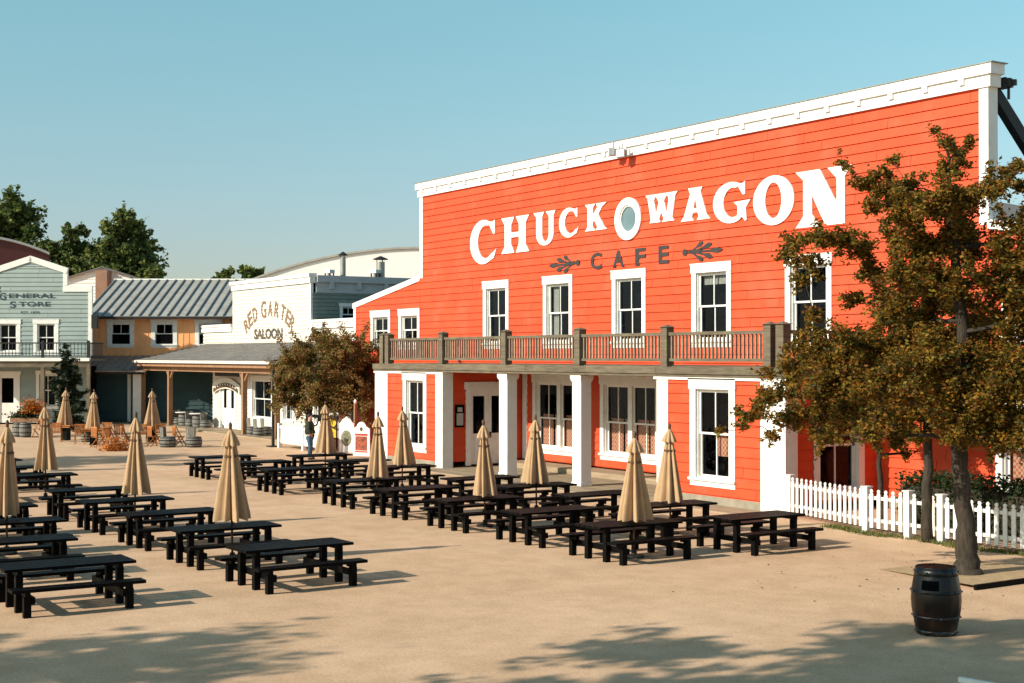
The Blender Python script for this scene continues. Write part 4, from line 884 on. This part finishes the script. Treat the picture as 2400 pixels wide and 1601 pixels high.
for w in sal_w: window(sal, SO, s_f, *w, cw=.18, head=.2, foot=.18, cols=1)
# arched name and SALOON
mlet = mat('faded_brown_letter_paint', (.24,.15,.09), .7, .3, 6); b = MB(); word = 'RED GARTER'; cx_, rz_ = -73.6, 1.55; rx_ = 3.55
for i, ch in enumerate(word):
    if ch == ' ': continue
    i2 = i - (.55 if i > 3 else 0); t = (i2-4.2)/4.25; an = pi/2 - t*1.12
    if i == 4: b.build('sign_lettering', mlet, sal, SO); b = MB()
    put_text(b, ch, s_f, cx_+rx_*cos(an), 5.05+rz_*sin(an), .98 if ch == 'G' else .84, .70 if ch == 'G' else .60, .02, -t*.62, n=.05)
b.build('sign_lettering', mlet, sal, SO)
b = MB(); put_text(b, 'SALOON', s_f, -73.65, 5.22, .60, 4.0, .04, n=.05); b.build('sign_lettering', mat('dark_brown_letter_paint', (.11,.085,.06), .7, .3, 6), sal, SO)
# porch
b = MB(); n = 11
for i in range(n):
    y0, y1 = 26.5+4.48*i/n, 26.5+4.48*(i+1)/n; z0, z1 = 3.74+.98*i/n, 3.74+.98*(i+1)/n; x = -83.2; rr = random.Random(i)
    while x < -62.8:
        x2 = min(x+rr.uniform(.22,.36), -62.7); b.add([(x,y0-.03,z0+.03),(x2-.01,y0-.03,z0+.03),(x2-.01,y1,z1+.008),(x,y1,z1+.008),(x,y0-.03,z0),(x2-.01,y0-.03,z0)], [(0,1,2,3),(4,5,1,0)]); x = x2
b.build('porch_roof', M['slate'], sal, SO)
b = MB(); b.add([(-83.2,26.5,3.73),(-62.7,26.5,3.73),(-62.7,30.98,4.71),(-83.2,30.98,4.71)], [(0,1,2,3)]); b.build('porch_ceiling', M['brownwood'], sal, SO)
b = MB(); b.box(-83.3,-62.6,26.38,26.5,3.60,3.74); b.box(-62.66,-62.58,26.5,30.9,3.60,3.74); b.build('gutter', M['cream'], sal, SO)
b = MB(); b.box(-83.3,-63.0,26.92,27.12,3.14,3.46); b.box(-83.3,-63.0,26.55,26.65,3.40,3.58); b.build('porch_beam', M['brownwood'], sal, SO)
for X in (-83.2,-78.4,-67.3,-63.2):
    b = MB(); b.box(X-.12,X+.12,26.9,27.14,0,3.14); b.beam((X-.1,27.02,2.75),(X-.5,27.02,3.14),.1,.1,up=(0,1,0)); b.beam((X+.1,27.02,2.75),(X+.5,27.02,3.14),.1,.1,up=(0,1,0)); b.build('porch_post', M['brownwood'], sal, SO)
# entrance bay
ex0, ex1 = xat(500,28.6), xat(564,28.6); ef = front(28.6); dx0, dx1 = xat(519,28.6), xat(553,28.6)
bw = [(xat(590,28.6), xat(641,28.6), .6, 2.95), (xat(662,28.6), xat(690,28.6), .6, 2.95), (xat(735,28.6), xat(765,28.6), .6, 2.95)]
b = MB(); siding(b, ef, .06, 3.3, lambda z: (ex0, -58.4), .2, [hole(w,.18,.2,.18) for w in bw] + [(dx0-.1, dx1+.1, .05, 2.62)], rnd=random.Random(66)); b.box(ex0-.02,ex0+.15,28.62,31,.05,3.3); b.build('entrance_bay', M['cream'], sal, SO)
for w in bw: window(sal, SO, ef, *w, cw=.18, head=.2, foot=.18)
b = MB(); mbox(b, ef, dx0-.12, dx0, -.1, .06, .05, 2.62); mbox(b, ef, dx1, dx1+.12, -.1, .06, .05, 2.62); mbox(b, ef, dx0-.12, dx1+.12, -.1, .07, 2.5, 2.62); sd_ = b.build('double_door', M['white'], sal, SO)
xm = (dx0+dx1)/2
for u0, u1 in ((dx0, xm-.01), (xm+.01, dx1)):
    b = MB(); w_ = (u1-u0)*.3; mbox(b, ef, u0, u0+w_, -.08, -.02, .05, 2.5); mbox(b, ef, u1-w_, u1, -.08, -.02, .05, 2.5); mbox(b, ef, u0+w_, u1-w_, -.08, -.02, .05, 1.15); mbox(b, ef, u0+w_, u1-w_, -.08, -.02, 2.3, 2.5); kid(b, 'door_leaf', M['white'], sd_, SO)
    b = MB(); mbox(b, ef, u0+w_, u1-w_, -.075, -.06, 1.15, 2.3); kid(b, 'door_pane', M['dark'], sd_, SO)
hw_ = (xat(558,28.6)-xat(496,28.6))/2; c_ = xm; ar = lambda z0, k, rise: [(c_-hw_*k+2*hw_*k*i/14, z0+rise*(1-(2*i/14-1)**2)) for i in range(15)]
b = MB(); b.poly(ar(1.92,1.0,.30) + ar(2.40,1.0,.42)[::-1], [], .1, .17, ef); sg_ = b.build('arched_sign', M['cream'], sal, SO)
b = MB(); b.poly(ar(1.99,.92,.30) + ar(2.20,.92,.34)[::-1], [], .171, .19, ef); kid(b, 'sign_band', M['pole'], sg_, SO)
b = MB(); 
for i in range(9): u = c_-hw_*.75+hw_*1.5*i/8; mbox(b, ef, u-.06, u+.06, .191, .2, 2.09+.30*(1-((u-c_)/hw_)**2), 2.19+.32*(1-((u-c_)/hw_)**2))
kid(b, 'sign_ornament', M['cream'], sg_, SO)
b = MB(); mbox(b, front(27.6), xat(505,27.6), xat(560,27.6), -.03, .03, 2.92, 3.12); b.build('hanging_board', M['iron'], sal, SO)
b = MB(); y = 26.5
while y < 31: b.box(-83.4,-60,y,y+.19,-.02,.06); y += .2
tag(b.build('porch_floor', M['plank'], None), 'wooden porch floor in front of the saloon', 'floor', kind='structure')
# roof vents
def vent(loc, r, h, label, cap=True):
    e = empty('roof_vent', loc, 0, label, 'vent', 'vents on the saloon roof')
    b = MB(); b.lathe([(r,0),(r,h-.35),(r*1.02,h-.35)], 16); b.build('pipe', M['steel'], e, smooth=False)
    b = MB(); b.lathe([(r*1.75,h-.22),(r*1.8,h-.18),(.03,h)], 16); b.build('cap', M['iron'], e)
    b = MB()
    for k in range(3): a = k*2*pi/3; b.box(r*.9*cos(a)-.015, r*.9*cos(a)+.015, r*.9*sin(a)-.015, r*.9*sin(a)+.015, h-.36, h-.2)
    b.build('cap_strut', M['iron'], e)
p = at(804,640,84); vent((p.x,p.y,7.9), .16, zat(590,84)-7.9, 'thin tall steel vent pipe with a conical cap on the saloon roof')
p = at(892,640,84); vent((p.x,p.y,7.9), .25, zat(600,84)-7.9, 'thick steel vent pipe with a conical cap on the saloon roof')
for px, lb in ((772,'small grey fan box on legs beside the thin vent pipe'), (880,'small grey fan box on legs beside the thick vent pipe')):
    p = at(px,640,83.5); e = empty('fan_box', (p.x,p.y,7.9), .4, lb, 'fan', 'vents on the saloon roof')
    b = MB(); b.box(-.22,.22,-.22,.22,.95,1.15); b.build('housing', M['whitewall'], e); b = MB()
    for sx in (-.17,.17):
        for sy in (-.17,.17): b.box(sx-.03,sx+.03,sy-.03,sy+.03,0,.95)
    b.build('stand', M['iron'], e); b = MB(); b.lathe([(.10,.4),(.14,.5),(.14,.8),(.05,.94)], 10); b.build('motor', M['steel'], e)
# ---------------- spruce
DS = 72; sp = at(158,1010,DS); sp.z = 0
make_tree('spruce_tree', 'dark green conical spruce standing before the store balcony', 'tree', sp, [(sp,.12),(at(157,900,DS),.08),(at(154,808,DS),.02)],
  [(at(x,y,DS+((i*5) % 7-3)*.12), q/46.3) for i,(x,y,q) in enumerate([(153,812,8),(154,830,12),(160,845,14),(147,852,13),(142,872,15),(164,872,18),(175,862,9),(138,895,18),(163,898,22),(184,890,12),(132,912,10),(150,925,26),(180,926,20),(150,955,26),(178,960,22),(140,985,18),(163,990,22),(186,985,14),(192,945,10)])], .2, 4200, M['spruce'], 61, twig=.01, limb0=.02, updown=.25, aspect=.3)
# ---------------- terrace furniture
def folding_chair(loc, rz, label, back=.88):
    e = empty('folding_chair', loc, rz, label, 'chair', 'orange-brown folding chairs on the terrace')
    b = MB()
    for k in range(5): b.box(-.21,.21,-.2+k*.085,-.2+k*.085+.07,.43,.45)
    b.build('seat', M['chairwood'], e); b = MB()
    for k in range(6): b.box(-.20+k*.07,-.20+k*.07+.045,.215,.235,.52,.84)
    b.box(-.22,.22,.21,.24,.84,.90); b.box(-.22,.22,.21,.24,.48,.52); b.build('backrest', M['chairwood'], e)
    for sx in (-.22,.22):
        b = MB(); b.beam((sx,-.26,0),(sx,.23,.9),.03,.04); b.build('leg', M['chairwood'], e); b = MB(); b.beam((sx*.86,.28,0),(sx*.86,-.18,.45),.03,.04); b.build('leg', M['chairwood'], e)
    return e
def terrace_table(loc, rz, label):
    e = empty('terrace_table', loc, rz, label, 'table', 'wooden tables under the terrace umbrellas'); b = MB()
    for k in range(7): b.box(-.52+k*.15,-.52+k*.15+.135,-.45,.45,.70,.74)
    b.box(-.48,.48,-.4,-.36,.62,.7); b.box(-.48,.48,.36,.4,.62,.7); b.build('table_top', M['chairwood'], e)
    b = MB(); b.box(-.16,.16,-.16,.16,.0,.62); b.build('pedestal', M['black_wood'], e); return e
tumb = [((155,1032),'left'),((221,1043),'middle'),((357,1037),'right')]
for i,(p,w_) in enumerate(tumb):
    q = gp(*p); terrace_table(q, radians(40+i*25), 'small slatted wooden terrace table, %s one of the three under umbrellas' % w_)
    u_ = make_umbrella(20+i, 2.5); u_.location = q; tag(u_, 'closed tan umbrella over the %s of the three small terrace tables' % w_, 'umbrella', 'closed tan umbrellas on the far terrace')
for i,(px,py,rz,lb) in enumerate(((188,1041,70,'orange-brown folding chair with crossed legs right of the left terrace table'),(134,1036,250,'orange-brown folding chair left of the left terrace table'),(231,1048,200,'orange-brown folding chair in front of the middle terrace table'),
   (258,1052,120,'front one of the orange-brown folding chairs bunched right of the middle umbrella'),(270,1048,150,'second one of the orange-brown folding chairs bunched right of the middle umbrella'),(283,1042,95,'third one of the orange-brown folding chairs bunched right of the middle umbrella'),(249,1036,60,'rear one of the orange-brown folding chairs bunched right of the middle umbrella'),(297,1046,170,'orange-brown folding chair half hidden behind the picnic table umbrella'),
   (333,1040,250,'orange-brown folding chair left of the right terrace table'),(378,1040,80,'orange-brown folding chair right of the right terrace table'),(362,1046,190,'orange-brown folding chair in front of the right terrace table'),(420,1046,180,'dark folding chair between two half-barrel seats'),(92,1026,30,'orange-brown folding chair beside the orange flowers'))):
    folding_chair(gp(px,py), radians(rz), lb)
def barrel(loc, h, r, label, name='barrel', cat='barrel', group=None, back=False, top=None, rz=0):
    e = empty(name, loc, rz, label, cat, group); b = MB(); n = 20
    prof = [(r*.84,0),(r*.95,h*.2),(r,h*.5),(r*.95,h*.8),(r*.84,h),(r*.8,h),(r*.78,h-.03)]
    b.lathe(prof, n); b.build('staves', M['greybarrel'], e)
    for z in (.1*h,.33*h,.67*h,.9*h):
        b = MB(); q = r*(1.012-.16*abs(z/h-.5)**1.6*3.0)+.006; b.lathe([(q-.03,z-.025),(q,z-.024),(q,z+.024),(q-.03,z+.025)], n); b.build('hoop', M['iron'], e)
    if back:
        b = MB()
        for k in range(7):
            a = pi/2 + (k-3)*.33; b.beam((r*.86*cos(a), r*.86*sin(a), h-.05), (r*.98*cos(a), r*.98*sin(a), h+.42), .09, .025, up=(cos(a),sin(a),0))
        b.build('backrest', M['greybarrel'], e)
    if top:
        b = MB(); b.lathe([(r*1.45,h+.01),(r*1.5,h+.03),(r*1.5,h+.05),(.02,h+.055)], 24); b.build('top', M[top], e)
    return e
bg = 'barrels used as seats and tables at the saloon'
for px,py,lb,rz in ((394,1048,'grey half-barrel seat with a slatted back, left one in the open before the porch',150),(455,1048,'grey half-barrel seat with a slatted back, right one in the open before the porch',200)): barrel(gp(px,py), .46, .36, lb, 'barrel_chair', 'chair', bg, True, rz=radians(rz))
for px,py,lb in ((447,1003,'grey barrel seat under the saloon porch, nearest the brown post'),(482,1006,'grey barrel seat just left of the saloon door'),(418,999,'grey barrel seat furthest left under the saloon porch')): barrel(gp(px,py), .5, .3, lb, 'barrel_chair', 'chair', bg, True, rz=radians(120))
for px,py,lb in ((465,1004,'barrel table with a pale round top left of the saloon door'),(432,1000,'barrel table with a pale round top deep under the saloon porch')): barrel(gp(px,py), .78, .33, lb, 'barrel_table', 'table', bg, False, 'whitewall')
for px,py,lb in ((592,1022,'grey barrel seat under the porch window, leftmost of three'),(607,1025,'grey barrel seat under the porch window, middle of three'),(624,1023,'grey barrel seat under the porch window, rightmost of three')): barrel(gp(px,py), .48, .29, lb, 'barrel_chair', 'chair', bg, True, rz=radians(160))
for px,py,lb in ((44,1024,'pale grey barrel under the flower trough, left one'),(60,1025,'pale grey barrel under the flower trough, right one')): barrel(gp(px,py), .72, .3, lb, 'barrel', 'barrel', 'barrels holding plants on the terrace')
# planters
p = gp(66,1024); e = empty('flower_trough', p, TH, 'wooden trough of orange flowers and green leaves before the store window', 'planter'); b = MB(); b.box(-.8,.75,-.25,.25,.73,.95); b.build('trough', M['brownwood'], e)
rnd = random.Random(3); vs, fs = leaves(900, lambda: Vector((rnd.gauss(-.1,.38), rnd.gauss(0,.15), .95+abs(rnd.gauss(0,.14)))), .13, rnd); b = MB(); b.add(vs, fs); b.build('leaves', M['hedge'], e)
vs, fs = leaves(900, lambda: Vector((rnd.gauss(.22,.26), rnd.gauss(0,.18), 1.15+abs(rnd.gauss(.25,.22)))), .13, rnd); b = MB(); b.add(vs, fs); tag(b.build('flowers', M['flowers'], e), kind='stuff')
p = gp(204,1036); e = barrel(p, .42, .27, 'small grey barrel tub with a green plant between the left and middle umbrellas', 'plant_tub', 'planter'); vs, fs = leaves(500, lambda: Vector((rnd.gauss(0,.16), rnd.gauss(0,.16), .44+abs(rnd.gauss(0,.16)))), .13, rnd); b = MB(); b.add(vs, fs); b.build('leaves', M['hedge'], e)
p = gp(272,1056); e = empty('flower_bed', p, 0, 'low clump of orange and dark flowers in front of the bunched chairs', 'flowers'); vs, fs = leaves(700, lambda: Vector((rnd.gauss(0,.30), rnd.gauss(0,.3), abs(rnd.gauss(.12,.18)))), .12, rnd); b = MB(); b.add(vs, fs); tag(b.build('flowers', M['flowers'], e), kind='stuff')
# ---------------- fence panel, posts, rail, signs near the cafe corner
wf = empty('board_fence', (-56.5,24.87,0), 0, 'short white board fence with a gap below, left of the person', 'fence')
b = MB(); x = -57.7
while x < -53.4: b.box(x,x+.14,24.85,24.88,.2,.98); x += .15
b.box(-57.75,-53.35,24.83,24.849,.85,.95); b.box(-57.75,-53.35,24.881,24.90,.3,.38); b.build('boards', M['white'], wf, (-56.5,24.87,0))
for X in (-57.85,-55.3,-53.25): b = MB(); b.box(X-.08,X+.08,24.79,24.95,0,1.06); b.build('post', M['white'], wf, (-56.5,24.87,0))
e = empty('lamp_post', (-58.3,24.75,0), 0, 'dark slim post with a flat foot left of the white board fence', 'post'); b = MB(); b.tube([(0,0,0),(0,0,3.4)],[.07,.06],10); b.build('shaft', M['iron'], e); b = MB(); b.box(-.3,.2,-.2,.2,0,.05); b.build('foot', M['iron'], e)
e = empty('iron_bench', (-56.4,26.3,0), 0, 'black iron bench with scrolled back behind the white board fence', 'bench'); b = MB(); b.box(-1.4,1.4,-.04,.04,1.28,1.42); b.build('top_rail', M['iron'], e); b = MB()
for k in range(3):
    c0 = -.95+k*.95
    b.tube([(c0+.38*cos(t*pi/8), 0, 1.28-.36*sin(t*pi/8)) for t in range(9)], [.035]*9, 6)
b.build('backrest', M['iron'], e); b = MB(); b.box(-1.35,1.35,-.45,.05,.44,.5); b.build('seat', M['iron'], e)
for sx in (-1.3,1.3):
    for sy in (-.4,0): b = MB(); b.box(sx-.03,sx+.03,sy-.03,sy+.03,0,1.28 if sy == 0 else .44); b.build('leg', M['iron'], e)
def sign_board(loc, rz, label, w, h, oval):
    e = empty('sign_board', loc, rz, label, 'sign', 'white painted boards beside the cafe corner'); F = lambda u,n,z: (u,-n,z)
    o = [(-w/2,.02),(w/2,.02),(w/2,h*.80),(w*.38,h*.84)] + ([(w*.26,h*.92),(w*.12,h*.95),(0,h),(-w*.12,h*.95),(-w*.26,h*.92)] if oval else arc(0,h*.80,w*.3,h*.2,20,160,10)) + [(-w*.38,h*.84),(-w/2,h*.80)]
    b = MB(); b.poly(o, [], -.03, .03, F); b.build('board', M['white'], e)
    rnd = random.Random(int(h*100))
    if oval:
        b = MB(); b.poly([(w*.36*cos(2*pi*i/24), h*.40+h*.22*sin(2*pi*i/24)) for i in range(24)], [], .031, .036, F); b.build('painted_oval', mat('mottled_green_grey_paint', (.30,.29,.18), .7, .6, 14, col2=(.07,.08,.06)), e)
    else:
        rm = mat('sign_red_paint', (.45,.03,.02), .6, .2, 8)
        for z0, z1 in ((.60,.66),(.12,.16)): b = MB(); mbox(b, F, -w*.38, w*.38, .031, .036, h*z0, h*z1); b.build('red_band', rm, e)
        b = MB(); mbox(b, F, -w*.36, w*.36, .031, .035, h*.175, h*.585); b.build('painted_panel', mat('mottled_red_black_paint', (.5,.10,.05), .7, .5, 11, col2=(.06,.04,.03)), e)
        b = MB(); b.poly([(w*.09*cos(2*pi*i/12), h*.79+h*.06*sin(2*pi*i/12)) for i in range(12)], [], .031, .036, F); b.build('painted_emblem', M['pole'], e)
    b = MB(); b.beam((-w*.3,.04,h*.6),(-w*.3,.45,0),.04,.04); b.beam((w*.3,.04,h*.6),(w*.3,.45,0),.04,.04); b.build('prop', M['white'], e)
sign_board(gp(848,1070), radians(30), 'white round-topped board with red bands and a mottled panel', .78, 1.38, False)
sign_board(gp(813,1061), radians(30), 'white pointed board with a green and grey painted oval', .72, 1.50, True)
e = empty('ticket_booth', gp(776,1052), radians(25), 'white booth panel with a yellow poster half hidden behind an umbrella', 'booth'); b = MB(); b.box(-.35,.45,-.05,.4,0,1.6); b.build('panel', M['white'], e); b = MB(); b.box(-.42,.52,-.12,.47,1.6,1.66); b.build('top', M['iron'], e); b = MB(); b.box(.0,.32,-.062,-.051,.45,1.3); b.build('poster', M['poster'], e)
e = empty('striped_post', gp(833,1058), 0, 'slim post with a round finial between the two painted boards', 'post'); b = MB(); b.box(-.05,.05,-.05,.05,0,2.0); b.build('shaft', M['brownwood'], e); b = MB(); b.lathe([(.03,2.0),(.07,2.06),(.07,2.1),(.02,2.18)], 10); b.build('finial', M['white'], e)
# ---------------- person
def skinned(name, verts, edges, radii, mt, par, sub=2, root=0):
    me = bpy.data.meshes.new(name); me.from_pydata(verts, edges, []); me.materials.append(mt)
    o = bpy.data.objects.new(name, me); COL.objects.link(o)
    md = o.modifiers.new('skin', 'SKIN'); md.use_smooth_shade = True
    for i, r in enumerate(radii): v = me.skin_vertices[0].data[i]; v.radius = (r, r) if not isinstance(r, tuple) else r; v.use_root = (i == root)
    sb_ = o.modifiers.new('sub', 'SUBSURF'); sb_.levels = sub; sb_.render_levels = sub
    bpy.context.view_layer.update(); m2 = bpy.data.meshes.new_from_object(o.evaluated_get(bpy.context.evaluated_depsgraph_get()))
    o.modifiers.clear(); o.data = m2; bpy.data.meshes.remove(me)
    if par: o.parent = par
    return o
pp_ = gp(726,1077)
V = [(0,0,.96),(0,.0,1.12),(0,-.01,1.34),(0,-.01,1.47),(0,.02,1.56),(0,.03,1.66),(0,.03,1.735),
 (-.18,0,1.40),(-.25,.03,1.14),(-.20,.17,.98),(.18,0,1.40),(.25,.03,1.14),(.20,.17,.98),
 (-.10,0,.88),(-.11,.03,.50),(-.11,-.01,.10),(-.12,.14,.035),(.10,0,.88),(.12,.05,.50),(.13,.0,.10),(.14,.15,.035)]
E_ = [(0,1),(1,2),(2,3),(3,4),(4,5),(5,6),(2,7),(7,8),(8,9),(2,10),(10,11),(11,12),(0,13),(13,14),(14,15),(15,16),(0,17),(17,18),(18,19),(19,20)]
R_ = [.14,.145,.15,.06,.085,.092,.06,.065,.05,.035,.065,.05,.035,.085,.062,.042,.045,.085,.062,.042,.045]
per = skinned('person', V, E_, R_, M['skin'], None); per.location = pp_; per.rotation_euler = (0,0,radians(-40))
tag(per, 'person in a dark green jacket and blue jeans standing beside the white board fence', 'person')
V2 = [(0,0,.90),(0,0,1.12),(0,-.01,1.34),(0,-.01,1.47),(-.18,0,1.40),(-.26,.03,1.14),(-.20,.15,1.0),(.18,0,1.40),(.26,.03,1.14),(.20,.15,1.0)]
skinned('jacket', V2, [(0,1),(1,2),(2,3),(2,4),(4,5),(5,6),(2,7),(7,8),(8,9)], [.21,.21,.215,.09,.105,.085,.065,.105,.085,.065], M['jacket'], per)
V3 = [(0,0,.98),(-.10,0,.86),(-.11,.03,.50),(-.11,-.01,.09),(.10,0,.86),(.12,.05,.50),(.13,.0,.09)]
skinned('jeans', V3, [(0,1),(1,2),(2,3),(0,4),(4,5),(5,6)], [.155,.11,.08,.065,.11,.08,.065], M['jeans'], per)
skinned('hair', [(0,-.02,1.60),(0,.0,1.70),(0,.025,1.765)], [(0,1),(1,2)], [.085,.105,.07], M['hair'], per)
for sx in (-.12,.14): skinned('shoe', [(sx,-.03,.05),(sx,.08,.05),(sx+.005,.18,.035)], [(0,1),(1,2)], [.055,.055,.045], M['iron'], per)
